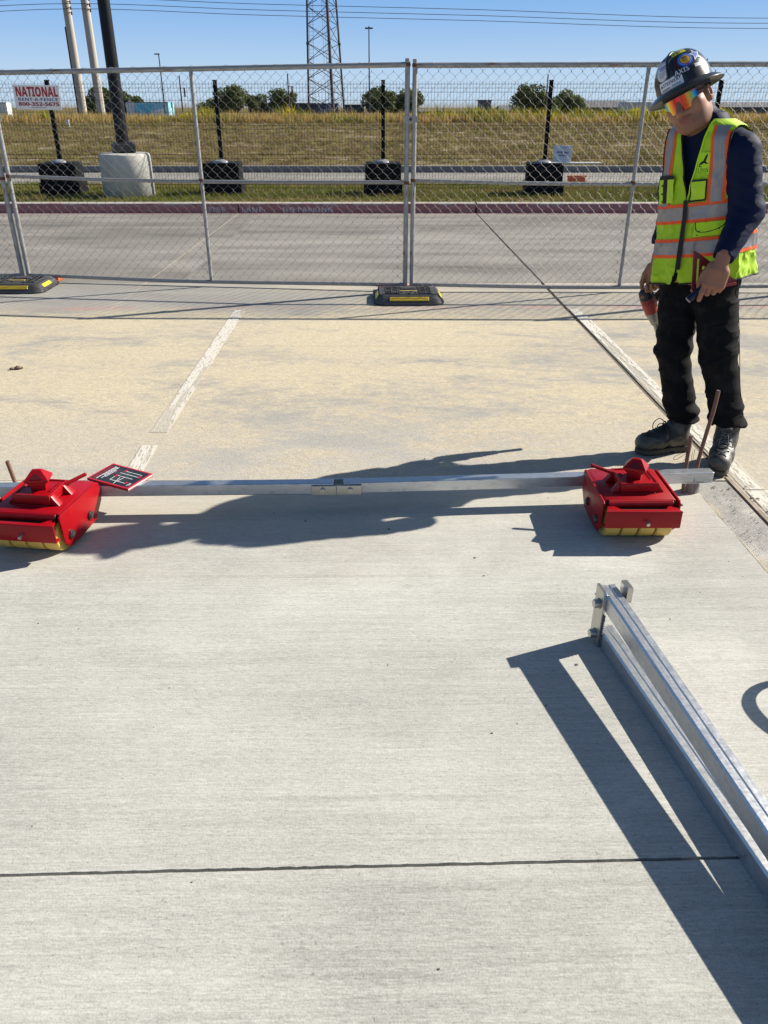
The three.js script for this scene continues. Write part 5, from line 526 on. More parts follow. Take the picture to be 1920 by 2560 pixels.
  mesh('side_seam', seam([[1.63, 0.9, -3.6], [1.64, 0.8, -3.6], [1.645, 0.68, -3.575], [1.645, 0.55, -3.53], [1.68, 0.4, -3.5], [1.71, 0.25, -3.48]]), mat(0.05, 0.05, 0.055, 0.8), jeans);
  mesh('pocket_seam', [seam([[1.6, 0.9, -3.58], [1.59, 0.87, -3.56], [1.61, 0.83, -3.55], [1.63, 0.8, -3.56]]), seam([[1.4, 0.93, -3.64], [1.395, 0.85, -3.65], [1.405, 0.8, -3.66], [1.43, 0.76, -3.68]])], mat(0.05, 0.05, 0.055, 0.8), jeans);
  // --- vest
  const VA = [[0.82, 0.212], [0.95, 0.205], [1.1, 0.2], [1.25, 0.205], [1.35, 0.206], [1.4, 0.204], [1.44, 0.188], [1.475, 0.152], [1.505, 0.092]], VBf = [[0.82, 0.168], [0.95, 0.158], [1.1, 0.15], [1.25, 0.152], [1.35, 0.148], [1.42, 0.132], [1.475, 0.108], [1.505, 0.09]], VBb = [[0.82, 0.225], [0.95, 0.2], [1.1, 0.17], [1.25, 0.152], [1.35, 0.14], [1.42, 0.12], [1.475, 0.1], [1.505, 0.085]];
  const vp = (th, y, off = 0) => { const s = Math.sin(th), c = Math.cos(th), e = 2 / 2.35, hem = sstep(1.1, 0.82, y); const rd = 1 - Math.abs(2 * fbm(th * 3.2 + y * 4, y * 9 - th * 1.5, 3) - 1), w = 0.011 * (fbm(th * 2.4 + 5, y * 9, 3) - 0.5) + 0.009 * Math.pow(rd, 5) * sstep(1.4, 1.25, y) + hem * 0.012 * Math.sin(th * 9 + 2) * (0.4 + 0.6 * noise(th * 3, 2)); const a = interp(VA, y) + off + w, b = interp(c > 0 ? VBf : VBb, y) + off + w; const l = a * Math.sign(s) * Math.pow(Math.abs(s), e), f = b * Math.sign(c) * Math.pow(Math.abs(c), e), cc = ctr(y); const yy = y + (0.17 * l - 0.03 * f) * sstep(1.42, 1.2, y); return V(cc[0] + l * Lx + f * Fx, yy, cc[1] + l * Lz + f * Fz); };
  const lat = (th, y) => interp(VA, y) * Math.sign(Math.sin(th)) * Math.pow(Math.abs(Math.sin(th)), 2 / 2.35);
  const thOf = (l, y, back) => { const a = interp(VA, y), s = Math.sign(l) * Math.pow(clamp(Math.abs(l) / a), 2.35 / 2), t = Math.asin(clamp(s, -1, 1)); return back ? Math.PI - t : t; };
  const armholes = (y) => lerp(0.235, 0.146, sstep(1.16, 1.29, y)), neckV = (y) => (y - 1.185) * 0.215, y0 = 0.835, y1 = 1.5;
  const meshT = dataTex(512, 512, (u, v) => { const cx = (u * 64) % 1, cy = (v * 64 + (Math.floor(u * 64) % 2) * 0.5) % 1, h = Math.hypot(cx - 0.5, cy - 0.5) < 0.27 ? 1 : 0, n = fbm(u * 9, v * 9, 3); const g = 0.93 + n * 0.14; return h ? [0.2 * g, 0.34 * g, 0.01] : [0.5 * g, 0.80 * g, 0.012]; }, true, [6, 3]);
  const lime = new THREE.MeshPhysicalMaterial({ map: meshT, roughness: 0.75, side: THREE.DoubleSide, transmission: 0.12, thickness: 0 }), limeS = mat(0.5, 0.82, 0.012, 0.7, { side: THREE.DoubleSide });
  const vest = mesh('vest', grid((u, v) => vp((u - 0.5) * 2 * Math.PI, lerp(y0, y1, v)), 300, 220, (u, v) => { const th = (u - 0.5) * 2 * Math.PI, y = lerp(y0, y1, v), l = lat(th, y); if (Math.abs(l) > armholes(y)) return false; if (Math.cos(th) > 0 && y > 1.185 && Math.abs(l) < neckV(y)) return false; if (Math.cos(th) > 0 && y < 0.92 && Math.abs(l + 0.012) < (0.92 - y) * 0.22) return false; return true; }), lime, W); vest.userData.label = 'lime yellow mesh safety vest with reflective bands';
  const band = (name, a, b, ya, yb, off, m, nU = 90) => mesh(name, grid((u, v) => vp(lerp(a, b, u), lerp(ya, yb, v), off), nU, 4), m, vest);
  const silver = new THREE.MeshPhysicalMaterial({ map: dataTex(256, 64, (u, v) => { const n = fbm(u * 26, v * 5, 4), c = clamp((fbm(u * 60 + 4, v * 3, 3) - 0.6) * 4); const g = 0.27 + (n - 0.5) * 0.07 - c * 0.04; return [g, g, g * 1.03]; }), roughness: 0.42, metalness: 0.35, side: THREE.DoubleSide }), orange = mat(0.9, 0.1, 0.012, 0.65, { side: THREE.DoubleSide }), blk = mat(0.008, 0.008, 0.009, 0.75, { side: THREE.DoubleSide });
  for (const yc of [1.135, 0.99]) { band('orange_band', -Math.PI, Math.PI, yc - 0.041, yc - 0.0255, 0.0035, orange, 140); band('reflective_band', -Math.PI, Math.PI, yc - 0.0265, yc + 0.0265, 0.0045, silver, 140); band('orange_band', -Math.PI, Math.PI, yc + 0.0255, yc + 0.041, 0.0035, orange, 140); }
  const strap = (name, l0, l1, ya, yb, off, m, back, sh = 0) => mesh(name, grid((u, v) => { const y = lerp(ya, yb, v), l = lerp(l0, l1, u) - Math.sign(l0) * sh * sstep(1.3, 1.47, y); return vp(thOf(l, y, back), y, off); }, 6, 40), m, vest);
  for (const s of [-1, 1]) for (const bk of [false, true]) { strap('orange_band', s * 0.084, s * 0.097, 1.172, 1.478, 0.0035, orange, bk, 0.004); strap('reflective_band', s * 0.096, s * 0.137, 1.172, 1.478, 0.0045, silver, bk, 0.006); strap('orange_band', s * 0.136, s * 0.149, 1.172, 1.46, 0.0035, orange, bk, 0.008); }
  // binding along armholes, neck and hem; zip; pockets; chest print
  const edge = (pts, r = 0.0042) => tube(pts, r, pts.length * 3, 6);
  for (const s of [-1, 1]) { const pts = []; for (let i = 0; i <= 24; i++) { const y = lerp(1.455, 1.19, i / 24); pts.push(vp(thOf(s * Math.min(armholes(y), interp(VA, y) * 0.999), y, false), y, 0.003)); } for (let i = 0; i <= 24; i++) { const y = lerp(1.19, 1.455, i / 24); pts.push(vp(thOf(s * Math.min(armholes(y), interp(VA, y) * 0.999), y, true), y, 0.003)); } mesh('edge_binding', edge(pts), blk, vest); const nv = []; for (let i = 0; i <= 20; i++) { const y = lerp(1.185, 1.497, i / 20); nv.push(vp(thOf(s * Math.max(0.002, neckV(y)), y, false), y, 0.003)); } mesh('edge_binding', edge(nv, 0.0036), s < 0 ? blk : limeS, vest); }
  { const pts = []; for (let i = 0; i <= 120; i++) pts.push(vp(lerp(0.02, 2 * Math.PI - 0.25, i / 120), y0, 0.002)); mesh('edge_binding', edge(pts, 0.0038), blk, vest); }
  band('zip', -0.03, 0.026, 0.9, 1.19, 0.012, blk, 4);
  const poc = (name, l0, l1, ya, yb, off, tex) => mesh(name, grid((u, v) => { const y = lerp(ya, yb, v); return vp(thOf(lerp(l0, l1, u), y, false), y, off); }, 12, 8), new THREE.MeshPhysicalMaterial({ map: tex, roughness: 0.7, side: THREE.DoubleSide }), vest);
  const pt = (draw) => canvasTex(256, 256, (g) => { g.fillStyle = '#bde62a'; g.fillRect(0, 0, 256, 256); g.fillStyle = '#94b52a'; for (let i = 0; i < 24; i++) for (let j = 0; j < 24; j++) { g.beginPath(); g.arc(i * 11 + (j % 2) * 5, j * 11, 2.6, 0, 7); g.fill(); } draw(g); });
  poc('chest_pocket', 0.012, 0.082, 1.18, 1.268, 0.006, pt((g) => { g.strokeStyle = '#0a0a0a'; g.lineWidth = 26; g.strokeRect(9, 9, 238, 238); }));
  poc('radio_pocket', -0.145, -0.06, 1.185, 1.29, 0.012, pt((g) => { g.fillStyle = '#0b0c0b'; g.fillRect(0, 0, 30, 256); g.fillRect(90, 0, 60, 256); g.fillRect(0, 0, 256, 34); for (let i = 0; i < 7; i++) g.fillRect(60 + (i * 37) % 70, i * 38, 46, 16); }));
  const flap = canvasTex(256, 160, (g) => { g.fillStyle = '#b9e61c'; g.fillRect(0, 0, 256, 160); g.strokeStyle = '#0a0a0a'; g.lineWidth = 9; g.beginPath(); g.moveTo(8, 0); g.bezierCurveTo(10, 70, 20, 104, 60, 110); g.bezierCurveTo(130, 120, 170, 108, 230, 60); g.bezierCurveTo(246, 40, 248, 20, 248, 0); g.stroke(); g.fillStyle = '#111'; for (const [x, y] of [[48, 100], [205, 84], [40, 142]]) { g.beginPath(); g.arc(x, y, 8, 0, 7); g.fill(); } });
  poc('pocket_flap', 0.045, 0.16, 1.035, 1.093, 0.007, flap);
  const logo = canvasTex(256, 320, (g) => { g.fillStyle = '#b4e61e'; g.fillRect(0, 0, 256, 320); g.fillStyle = '#12180f'; g.beginPath(); g.moveTo(20, 190); g.bezierCurveTo(30, 150, 70, 130, 110, 120); g.bezierCurveTo(140, 90, 150, 40, 200, 18); g.bezierCurveTo(216, 40, 190, 90, 172, 120); g.bezierCurveTo(180, 138, 200, 150, 240, 158); g.bezierCurveTo(200, 166, 160, 160, 130, 150); g.bezierCurveTo(110, 170, 60, 176, 36, 186); g.bezierCurveTo(50, 200, 80, 196, 110, 196); g.bezierCurveTo(80, 212, 30, 216, 20, 190); g.fill(); g.font = 'bold 80px serif'; g.fillStyle = '#26380f'; g.fillText('LYON', 8, 282); g.fillRect(20, 298, 200, 5); });
  poc('chest_print', 0.036, 0.083, 1.285, 1.375, 0.003, logo);
  // --- boots
  const bootM = new THREE.MeshPhysicalMaterial({ map: dataTex(256, 256, (u, v) => { const n = fbm(u * 10, v * 10, 4), d = clamp((fbm(u * 4 + 5, v * 6, 4) - 0.5) * 4); const g = 0.036 + (n - 0.5) * 0.024 + d * 0.085; return [g * 1.1, g, g * 0.82]; }, true, [5, 5]), roughness: 0.5 }), soleM = mat(0.07, 0.064, 0.052, 0.9), laceM = mat(0.02, 0.02, 0.02, 0.8);
  const boot = (heel, toe, loops, laceMat, collar) => {
    const f = V(toe[0] - heel[0], 0, toe[1] - heel[1]).normalize(), l = V(0, 1, 0).cross(f), m = new THREE.Matrix4().makeBasis(l, V(0, 1, 0), f).setPosition(heel[0], 0, heel[1]);
    const sdf = (x, y, z) => { let d = cap(x * 0.92, y, z, [0, 0.06, 0.252], [0, 0.07, 0.18], 0.046, 0.05); d = smin(d, cap(x, y, z, [0, 0.072, 0.18], [0, 0.115, 0.085], 0.044, 0.048), 0.03); d = smin(d, cap(x, y, z, [0, 0.1, 0.07], [0, 0.205, 0.062], 0.05, 0.056), 0.03); d = smin(d, cap(x, y, z, [0, 0.055, 0.045], [0, 0.06, 0.1], 0.043, 0.042), 0.03); d += 0.0035 * Math.sin(z * 120 + y * 90) * sstep(0.05, 0.01, Math.abs(z - 0.15)) * (y > 0.08 ? 1 : 0) + 0.003 * (fbm(x * 30 + z * 22, y * 26, 3) - 0.5); const tc = Math.abs(z - 0.215 + y * 0.3 - 0.02) - 0.003; d += 0.002 * sstep(0.004, 0, tc); return Math.max(d, 0.022 - y, y - 0.222); };
    const b = mesh('boot', sdfGeo(sdf, [-0.08, 0.01, -0.03], [0.08, 0.235, 0.315], 0.0055).applyMatrix4(m), bootM, W);
    const out = (w) => { const s = new THREE.Shape(); s.moveTo(-0.032 * w, -0.0); s.bezierCurveTo(-0.05 * w, 0.0, -0.047 * w, 0.07, -0.042 * w, 0.11); s.bezierCurveTo(-0.046 * w, 0.17, -0.062 * w, 0.21, -0.045 * w, 0.275); s.bezierCurveTo(-0.03 * w, 0.312, 0.03 * w, 0.312, 0.045 * w, 0.275); s.bezierCurveTo(0.062 * w, 0.21, 0.046 * w, 0.17, 0.042 * w, 0.11); s.bezierCurveTo(0.047 * w, 0.07, 0.05 * w, 0, 0.032 * w, 0); return s; };
    const so = new THREE.ExtrudeGeometry(out(0.87), { depth: 0.016, bevelEnabled: true, bevelSize: 0.002, bevelThickness: 0.003, bevelSegments: 2 }); so.rotateX(Math.PI / 2); so.scale(1, 1, 0.965); so.translate(0, 0.029, 0); const lugs = []; for (let i = 0; i < 11; i++) { const z = 0.014 + i * 0.0248; if (i === 4) continue; const w = i < 4 ? 0.078 : 0.088 - Math.max(0, i - 8) * 0.014; lugs.push(rbox(w, 0.014, 0.019, 0.002, 0, 0.007, z)); } mesh('sole', [so, ...lugs].map((g) => { const q = g.applyMatrix4(m); return q; }), soleM, b);
    const onTop = (x, z) => { let y = 0.24; while (y > 0.05 && sdf(x, y, z) > 0.001) y -= 0.002; return V(x, y + 0.002, z); }; const front = (x, y) => { let z = 0.3; while (z > 0 && sdf(x, y, z) > 0.001) z -= 0.002; return V(x, y, z + 0.002); };
    const lc = []; for (let i = 0; i < 6; i++) { const t = i / 5, a = i < 2 ? onTop(-0.022, 0.2 - i * 0.025) : front(-0.024, 0.1 + (i - 2) * 0.026), c = i < 2 ? onTop(0.022, 0.19 - i * 0.025) : front(0.024, 0.112 + (i - 2) * 0.026), mid = a.clone().add(c).multiplyScalar(0.5).add(V(0, 0.006, 0.005)); lc.push(tube([a, mid, c], 0.0024, 10, 5)); const a2 = i < 2 ? onTop(0.022, 0.2 - i * 0.025) : front(0.024, 0.1 + (i - 2) * 0.026), c2 = i < 2 ? onTop(-0.022, 0.19 - i * 0.025) : front(-0.024, 0.112 + (i - 2) * 0.026); lc.push(tube([a2, a2.clone().add(c2).multiplyScalar(0.5).add(V(0, 0.008, 0.007)), c2], 0.0024, 10, 5)); void t; }
    const k0 = front(0, 0.15).add(V(0, 0, 0.006)); for (const s of loops) lc.push(tube([k0, k0.clone().add(V(s * 0.02, 0.022, 0.03)), k0.clone().add(V(s * 0.034, -0.004, 0.05)), k0.clone().add(V(s * 0.028, -0.036, 0.05)), k0.clone().add(V(s * 0.01, -0.03, 0.032)), k0], 0.0023, 30, 5)); for (const s of [-1, 1]) lc.push(tube([k0, k0.clone().add(V(s * 0.03, -0.012, 0.02)), k0.clone().add(V(s * 0.045, -0.05, 0.024))], 0.0022, 14, 5));
    mesh('lace', lc.map((g) => g.applyMatrix4(m)), laceMat, b);
    const ey = []; for (let i = 0; i < 4; i++) for (const s of [-1, 1]) { const p = front(s * 0.028, 0.11 + i * 0.026); ey.push(new THREE.SphereGeometry(0.0038, 8, 6).translate(p.x, p.y, p.z)); } mesh('eyelet', ey.map((g) => g.applyMatrix4(m)), mat(0.05, 0.05, 0.05, 0.35, { metalness: 0.7 }), b).userData.kind = 'stuff';
    if (collar) { const q = front(0, 0.2); mesh('tongue_label', rbox(0.045, 0.012, 0.003, 0.001, 0, 0.192, q.z + 0.001).applyMatrix4(m), mat(0.55, 0.53, 0.52, 0.7), b); mesh('collar_lining', new THREE.TorusGeometry(0.05, 0.009, 10, 30).rotateX(Math.PI / 2).translate(0, 0.216, 0.066).applyMatrix4(m), mat(0.42, 0.13, 0.015, 0.75), b); }
  };
  boot([1.54, -3.685], [1.227, -3.6], [-1, 1], laceM, false); boot([1.684, -3.593], [1.544, -3.31], [0.5, -0.6], mat(0.16, 0.155, 0.15, 0.8), true);
  // --- glasses: one wrapped mirrored shield
  const gl = new THREE.Group(); gl.name = 'glasses'; gl.applyMatrix4(head.m); gl.updateMatrix(); W.add(gl); gl.userData.label = 'wraparound glasses with rainbow mirrored lens';
  const sh = (th, v) => { const y = 0.035 - v * (0.062 - 0.012 * Math.pow(Math.abs(th) / 1.05, 2)) + 0.0; const nose = v > 0.5 ? sstep(0.2, 0.05, Math.abs(th)) * (v - 0.5) * 0.034 : 0; return V(Math.sin(th) * 0.081, y + nose, 0.022 + Math.cos(th) * 0.082 - v * 0.004); };
  const lensT = dataTex(256, 32, (u) => { const S = [[0, [0.05, 0.1, 0.55]], [0.1, [0.02, 0.5, 0.7]], [0.17, [0.25, 0.62, 0.12]], [0.22, [0.75, 0.6, 0.02]], [0.32, [0.85, 0.22, 0.01]], [0.4, [0.5, 0.015, 0.01]], [0.55, [0.62, 0.01, 0.012]], [0.68, [0.8, 0.1, 0.01]], [0.78, [0.8, 0.38, 0.01]], [0.84, [0.4, 0.5, 0.03]], [0.9, [0.03, 0.6, 0.5]], [0.95, [0.02, 0.25, 0.75]], [1, [0.03, 0.05, 0.5]]]; for (let i = 0; i < S.length - 1; i++) if (u <= S[i + 1][0]) { const t = (u - S[i][0]) / (S[i + 1][0] - S[i][0]); return S[i][1].map((a, k2) => lerp(a, S[i + 1][1][k2], t)); } return S[12][1]; });
  mesh('lens', grid((u, v) => sh(lerp(-1.02, 1.02, u), v), 60, 12), new THREE.MeshPhysicalMaterial({ map: lensT, roughness: 0.16, metalness: 0.4, clearcoat: 0.6, clearcoatRoughness: 0.05, side: THREE.DoubleSide }), gl);
  mesh('frame', [tube(Array.from({ length: 25 }, (_, i) => sh(lerp(-1.05, 1.05, i / 24), -0.02)), 0.0028, 48, 6), ...[-1, 1].map((s) => tube([sh(s * 1.05, 0.25), V(s * 0.0835, 0.02, 0.03), V(s * 0.085, 0.017, -0.01)], 0.0028, 12, 6))], mat(0.008, 0.008, 0.009, 0.3), gl); mesh('rim', tube(Array.from({ length: 33 }, (_, i) => sh(lerp(-1.04, 1.04, i / 32), 1.01)), 0.0013, 64, 5), mat(0.01, 0.01, 0.01, 0.3), gl);
  // --- hard hat with stickers
  const hat = new THREE.Group(); hat.name = 'hard_hat'; hat.applyMatrix4(new THREE.Matrix4().multiplyMatrices(head.m, new THREE.Matrix4().makeTranslation(0, 0.056, -0.012).multiply(new THREE.Matrix4().makeRotationX(-0.11)))); W.add(hat); hat.userData.label = 'black full brim hard hat covered in stickers';
  const HA = 0.108, HB = 0.124, HH = 0.142; // half width, half length, height
  const dome = (az, el, off = 0) => { const c = Math.pow(Math.cos(el), 0.78), s = Math.pow(Math.max(0, Math.sin(el)), 0.9); return V(Math.sin(az) * (HA + off) * c, s * (HH + off), Math.cos(az) * (HB + off) * c); };
  const hatM = mat(0.011, 0.011, 0.013, 0.28, { clearcoat: 0.5, clearcoatRoughness: 0.12 });
  mesh('shell', [grid((u, v) => dome(u * 2 * Math.PI, v * Math.PI / 2 * 0.999), 64, 28), tube(Array.from({ length: 24 }, (_, i) => { const e = lerp(0.25, Math.PI - 0.25, i / 23); return e < Math.PI / 2 ? dome(0, e, -0.001) : dome(Math.PI, Math.PI - e, -0.001); }), 0.007, 60, 8)], hatM, hat);
  const brimP = (az, t) => { const w = lerp(0.0, 0.037 + 0.009 * Math.max(0, Math.cos(az)), t), y = 0.004 - t * t * 0.02 - t * 0.004; return V(Math.sin(az) * (HA + w), y, Math.cos(az) * (HB + w)); };
  mesh('brim', [grid((u, v) => brimP(u * 2 * Math.PI, v), 72, 8), grid((u, v) => brimP(u * 2 * Math.PI, v).add(V(0, -0.003, 0)), 72, 8), tube(Array.from({ length: 72 }, (_, i) => brimP(i / 72 * 2 * Math.PI, 1).add(V(0, -0.0015, 0))), 0.0028, 144, 6, true)], mat(0.011, 0.011, 0.013, 0.35, { side: THREE.DoubleSide, clearcoat: 0.3 }), hat);
  mesh('suspension', [grid((u, v) => V(Math.sin(u * 6.2832) * 0.094, lerp(-0.028, 0.02, v), Math.cos(u * 6.2832) * 0.108), 48, 2)], mat(0.05, 0.05, 0.055, 0.7, { side: THREE.DoubleSide }), hat);
  const sticker = (az, el, w, h, roll, draw, shape) => { const tex = canvasTex(256, 256, draw), n = dome(az, el), e = 0.02, ta = dome(az + e, el).sub(dome(az - e, el)).normalize(), te = dome(az, el + e).sub(dome(az, el - e)).normalize(); const R = Math.cos(roll), S = Math.sin(roll); const at2 = (a, b) => { const X = a * R - b * S, Y = a * S + b * R; const p = n.clone().addScaledVector(ta, X).addScaledVector(te, Y); let A = Math.atan2(p.x / HA, p.z / HB), E = el + Y / 0.125; const c = Math.max(0.2, Math.pow(Math.cos(el), 0.78)); A = az + X / (Math.hypot(HA * Math.cos(az), HB * Math.sin(az)) * c); return dome(A, clamp(E, 0.01, 1.55), 0.0013); }; let g; if (shape) { const s = new THREE.ShapeGeometry(shape, 24), p = s.attributes.position, uv = []; const tri = []; void tri; for (let i = 0; i < p.count; i++) { uv.push(p.getX(i) * 0.5 + 0.5, p.getY(i) * 0.5 + 0.5); } g = grid((u, v) => at2((u - 0.5) * w, (v - 0.5) * h), 16, 16, (u, v) => inside(shape, (u - 0.5) * 2, (v - 0.5) * 2)); } else g = grid((u, v) => at2((u - 0.5) * w, (v - 0.5) * h), 14, 14); return mesh('sticker', g, new THREE.MeshPhysicalMaterial({ map: tex, roughness: 0.4, side: THREE.DoubleSide }), hat); };
  const inside = () => true;
  // discs: polar patches so that round stickers are round
  const disc = (az, el, rx, ry, draw, pts) => { const tex = canvasTex(256, 256, draw), c = Math.max(0.25, Math.pow(Math.cos(el), 0.78)), sx = Math.hypot(HA * Math.cos(az), HB * Math.sin(az)) * c; const P = [], U = [], I = [], n = pts ? pts.length : 40, rings = 4; for (let j = 0; j <= rings; j++) for (let i = 0; i < n; i++) { const a = i / n * 2 * Math.PI, q = pts ? pts[i] : [Math.cos(a), Math.sin(a)], r = j / rings, X = q[0] * r, Y = q[1] * r; const p = dome(az + X * rx / sx, clamp(el + Y * ry / 0.125, 0.01, 1.55), 0.0014); P.push(p.x, p.y, p.z); U.push(0.5 + X / 2, 0.5 + Y / 2); } for (let j = 0; j < rings; j++) for (let i = 0; i < n; i++) { const a = j * n + i, b = j * n + (i + 1) % n; I.push(a, a + n, b + n, a, b + n, b); } const g = new THREE.BufferGeometry(); g.setAttribute('position', new THREE.Float32BufferAttribute(P, 3)); g.setAttribute('uv', new THREE.Float32BufferAttribute(U, 2)); g.setIndex(I); g.computeVertexNormals(); return mesh('sticker', g, new THREE.MeshPhysicalMaterial({ map: tex, roughness: 0.4, side: THREE.DoubleSide }), hat); };
  const star = Array.from({ length: 40 }, (_, i) => { const k2 = i / 4, a = (t) => Math.PI / 2 + t * Math.PI / 5, r = (t) => (Math.round(t) % 2 ? 0.42 : 1), f = Math.floor(k2), t = k2 - f, p = [Math.cos(a(f)) * r(f), Math.sin(a(f)) * r(f)], q = [Math.cos(a(f + 1)) * r(f + 1), Math.sin(a(f + 1)) * r(f + 1)]; return [lerp(p[0], q[0], t), lerp(p[1], q[1], t)]; });
  const fillBg = (c) => (g) => { g.fillStyle = c; g.fillRect(0, 0, 256, 256); };
  const txt = (g, s, x, y, w, font, c) => { g.save(); g.font = font; g.fillStyle = c; const m = g.measureText(s).width; g.translate(x, y); g.scale(w / m, 1); g.fillText(s, 0, 0); g.restore(); };
  const scrib = (g, x0, x1, y, c, n = 9) => { g.strokeStyle = c; g.lineWidth = 6; g.beginPath(); for (let i = 0; i < n; i++) { const x = lerp(x0, x1, i / n); g.moveTo(x, y + 10); g.lineTo(x + 8, y - 12); g.lineTo(x + 13, y + 8); } g.stroke(); };
  sticker(0.0, 0.12, 0.1, 0.036, 0, (g) => { fillBg('#d9dadd')(g); txt(g, 'STEINERT', 46, 120, 196, 'bold 96px sans-serif', '#16181d'); g.fillStyle = '#16181d'; g.beginPath(); g.moveTo(10, 120); g.lineTo(30, 50); g.lineTo(44, 120); g.fill(); scrib(g, 20, 120, 190, '#30343c', 8); g.fillStyle = '#9aa0b4'; g.fillRect(140, 160, 90, 40); });
  sticker(0.5, 0.3, 0.062, 0.022, 0, (g) => { fillBg('#0e0f11')(g); txt(g, 'AXIS', 6, 216, 244, 'bold 250px sans-serif', '#c9cdd0'); });
  sticker(0.36, 0.56, 0.03, 0.05, 0, (g) => { fillBg('#101113')(g); g.fillStyle = '#4a1210'; g.beginPath(); g.moveTo(30, 250); g.lineTo(100, 10); g.lineTo(140, 10); g.lineTo(90, 250); g.fill(); g.fillRect(150, 60, 60, 190); });
  disc(-0.25, 0.6, 0.03, 0.04, (g) => { fillBg('#cdcbcb')(g); scrib(g, 50, 200, 90, '#3a3f55', 11); scrib(g, 80, 200, 120, '#3a3f9a', 7); g.strokeStyle = '#2a2d3a'; g.lineWidth = 5; for (const [a, y, b] of [[46, 152, 210], [60, 172, 190], [66, 192, 180], [84, 208, 150]]) { g.beginPath(); g.moveTo(a, y); g.lineTo(b, y); g.stroke(); } });
  disc(0.74, 0.6, 0.031, 0.031, (g) => { fillBg('#1f4fa8')(g); g.strokeStyle = '#7fa8e6'; g.lineWidth = 10; g.beginPath(); g.arc(128, 128, 98, 0, 7); g.stroke(); g.fillStyle = '#e0a722'; g.beginPath(); g.arc(128, 128, 78, 0, 7); g.fill(); txt(g, '117', 84, 160, 88, 'bold 64px sans-serif', '#1b1a17'); scrib(g, 84, 170, 92, '#4a3a12', 9); g.fillStyle = '#c23a4a'; g.fillRect(110, 212, 50, 16); });
  disc(1.26, 0.64, 0.032, 0.032, (g) => { fillBg('#c9d3e4')(g); g.fillStyle = '#2b57a8'; g.beginPath(); star.forEach(([x, y], i) => (i ? g.lineTo(128 + x * 92, 128 - y * 92) : g.moveTo(128 + x * 92, 128 - y * 92))); g.fill(); }, star);
  sticker(1.2, 0.3, 0.05, 0.012, 0, (g) => { fillBg('#c4c6c9')(g); scrib(g, 30, 220, 128, '#777c84', 12); });
  sticker(0.62, 1.02, 0.052, 0.03, 0.1, (g) => { fillBg('#d6d21c')(g); g.fillStyle = '#4a4712'; for (const x of [30, 92, 112, 150, 200]) g.fillRect(x, 30, 14, 190); g.fillStyle = '#e9e7b0'; g.fillRect(170, 120, 22, 110); });
  const tex2 = [[-0.9, 0.2], [-0.35, 0.2], [-0.3, 0.9], [0.1, 0.9], [0.15, 0.4], [0.7, 0.3], [0.95, -0.2], [0.5, -0.55], [0.35, -0.95], [0.0, -0.6], [-0.3, -0.5], [-0.5, -0.15]]; disc(-0.12, 1.0, 0.04, 0.036, (g) => { fillBg('#b9b9bd')(g); g.fillStyle = '#2b2528'; g.beginPath(); tex2.forEach(([x, y], i) => { const X = 128 + x * 114, Y = 128 - y * 114; i ? g.lineTo(X, Y) : g.moveTo(X, Y); }); g.fill(); }, tex2);
  disc(-1.05, 0.42, 0.018, 0.03, fillBg('#c4c2be'));

  // --- things held
  { // rafter square
    const A = V(1.3155, 1.008, -3.425), B = V(1.318, 0.846, -3.425), C = V(1.515, 0.872, -3.46), t = thing('rafter_square', 'dark red triangular rafter square held in the worker hand', 'rafter square', B.toArray()); const X = C.clone().sub(B), lx = X.length(); X.normalize(); const Y = A.clone().sub(B); Y.addScaledVector(X, -Y.dot(X) * 0.55); const ly = Y.length(); Y.normalize(); const Z = new THREE.Vector3().crossVectors(X, Y).normalize(); const Yo = new THREE.Vector3().crossVectors(Z, X); t.setRotationFromMatrix(new THREE.Matrix4().makeBasis(X, Yo, Z));
    const S = new THREE.Shape(); S.moveTo(0, 0); S.lineTo(lx, 0); S.lineTo(lx, 0.008); S.lineTo(0.008, ly); S.lineTo(0, ly); S.closePath(); const hole = (pts) => { const h = new THREE.Path(); pts.forEach(([x, y], i) => (i ? h.lineTo(x, y) : h.moveTo(x, y))); h.closePath(); S.holes.push(h); }; const sl = []; for (let i = 0; i <= 16; i++) sl.push([0.018, 0.022 + i * 0.0065]); for (let i = 16; i >= 0; i--) sl.push([0.027 + (i % 2) * 0.002, 0.022 + i * 0.0065]); hole(sl); hole([[0.042, 0.078], [0.052, 0.078], [0.056, 0.086], [0.05, 0.094], [0.042, 0.09]]); hole([[0.06, 0.016], [0.125, 0.016], [0.066, 0.058]]);
    mesh('plate', new THREE.ExtrudeGeometry(S, { depth: 0.0035, bevelEnabled: false }), mat(0.14, 0.006, 0.014, 0.45), t); mesh('fence_edge', rbox(lx, 0.012, 0.022, 0.0015, lx / 2, -0.005, 0.002), mat(0.2, 0.012, 0.02, 0.45), t); mesh('graduation', Array.from({ length: 16 }, (_, i) => rbox(0.0012, 0.005, 0.0006, 0.0002, 0.01 + i * 0.011, 0.006, 0.0038)), mat(0.5, 0.45, 0.42, 0.6), t).userData.kind = 'stuff';
  }
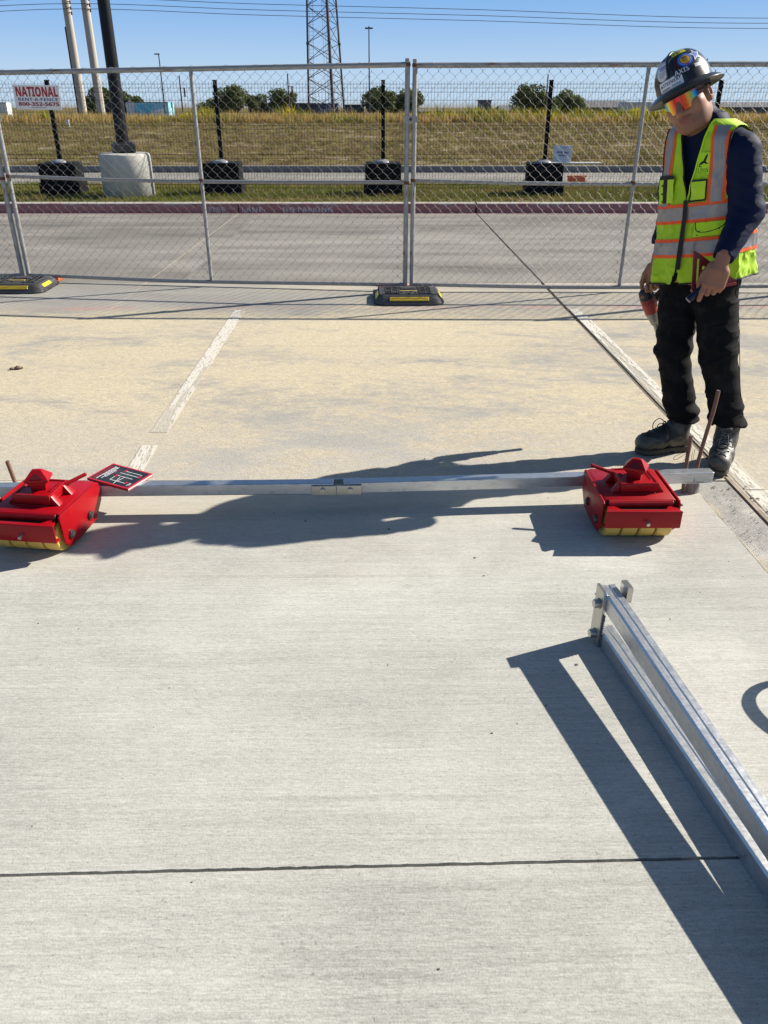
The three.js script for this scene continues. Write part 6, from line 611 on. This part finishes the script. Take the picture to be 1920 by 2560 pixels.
  { const a = V(0.018, 0.075, -0.024).applyMatrix4(LH.m), b = V(0.078, 0.165, -0.012).applyMatrix4(LH.m), t = thing('socket', 'dark blue deep impact socket pointing out of the worker fist', 'socket', a.toArray()), d = b.clone().sub(a); t.quaternion.setFromUnitVectors(V(0, 1, 0), d.clone().normalize()); const h = d.length(); mesh('barrel', new THREE.LatheGeometry([[0, 0], [0.0125, 0], [0.0135, 0.004], [0.0145, h - 0.003], [0.0138, h], [0.0095, h], [0.009, h - 0.02], [0, h - 0.02]].map(([x, y]) => new THREE.Vector2(x, y)), 24), mat(0.012, 0.016, 0.04, 0.35, { metalness: 0.5 }), t); mesh('rim', new THREE.TorusGeometry(0.012, 0.0022, 8, 24).rotateX(Math.PI / 2).translate(0, h, 0), mat(0.35, 0.34, 0.33, 0.4, { metalness: 0.7 }), t); }
  { // impact wrench hanging in the other hand, nose down
    const a = V(1.291, 0.74, -3.96), b = V(1.408, 0.5, -3.96), t = thing('impact_wrench', 'red and black cordless impact wrench held nose down behind the worker leg', 'impact wrench', a.toArray()), d = b.clone().sub(a), h = d.length(); t.quaternion.setFromUnitVectors(V(0, 1, 0), d.normalize());
    const la = (pts, n = 24) => new THREE.LatheGeometry(pts.map(([x, y]) => new THREE.Vector2(x, y)), n);
    mesh('motor_cap', la([[0, 0], [0.022, 0.002], [0.032, 0.012], [0.036, 0.03], [0.037, 0.055]]), mat(0.015, 0.014, 0.015, 0.5), t); mesh('housing', la([[0.037, 0.053], [0.037, 0.08], [0.035, 0.11], [0.034, 0.128]]), mat(0.36, 0.045, 0.03, 0.5), t); mesh('gear_case', la([[0.034, 0.126], [0.033, 0.14], [0.026, 0.165], [0.022, 0.19], [0.0, 0.192]]), mat(0.3, 0.28, 0.25, 0.4, { metalness: 0.4 }), t); mesh('drive_socket', la([[0.013, 0.188], [0.0155, 0.195], [0.0155, h], [0, h]]), mat(0.35, 0.34, 0.31, 0.4, { metalness: 0.5 }), t); mesh('vent_slot', Array.from({ length: 7 }, (_, i) => rbox(0.003, 0.02, 0.003, 0.0008, Math.sin(-1 + i * 0.33) * 0.0365, 0.066, Math.cos(-1 + i * 0.33) * 0.0365)), mat(0.02, 0.01, 0.01, 0.6), t); mesh('handle', [cyl(V(-0.03, 0.075, -0.01), V(-0.11, 0.05, -0.03), 0.019, 0.021, 14), rbox(0.06, 0.075, 0.06, 0.01, -0.13, 0.045, -0.03)], mat(0.02, 0.02, 0.02, 0.6), t);
  }
}

for (const o of []) void o;
renderer.render(scene, camera);
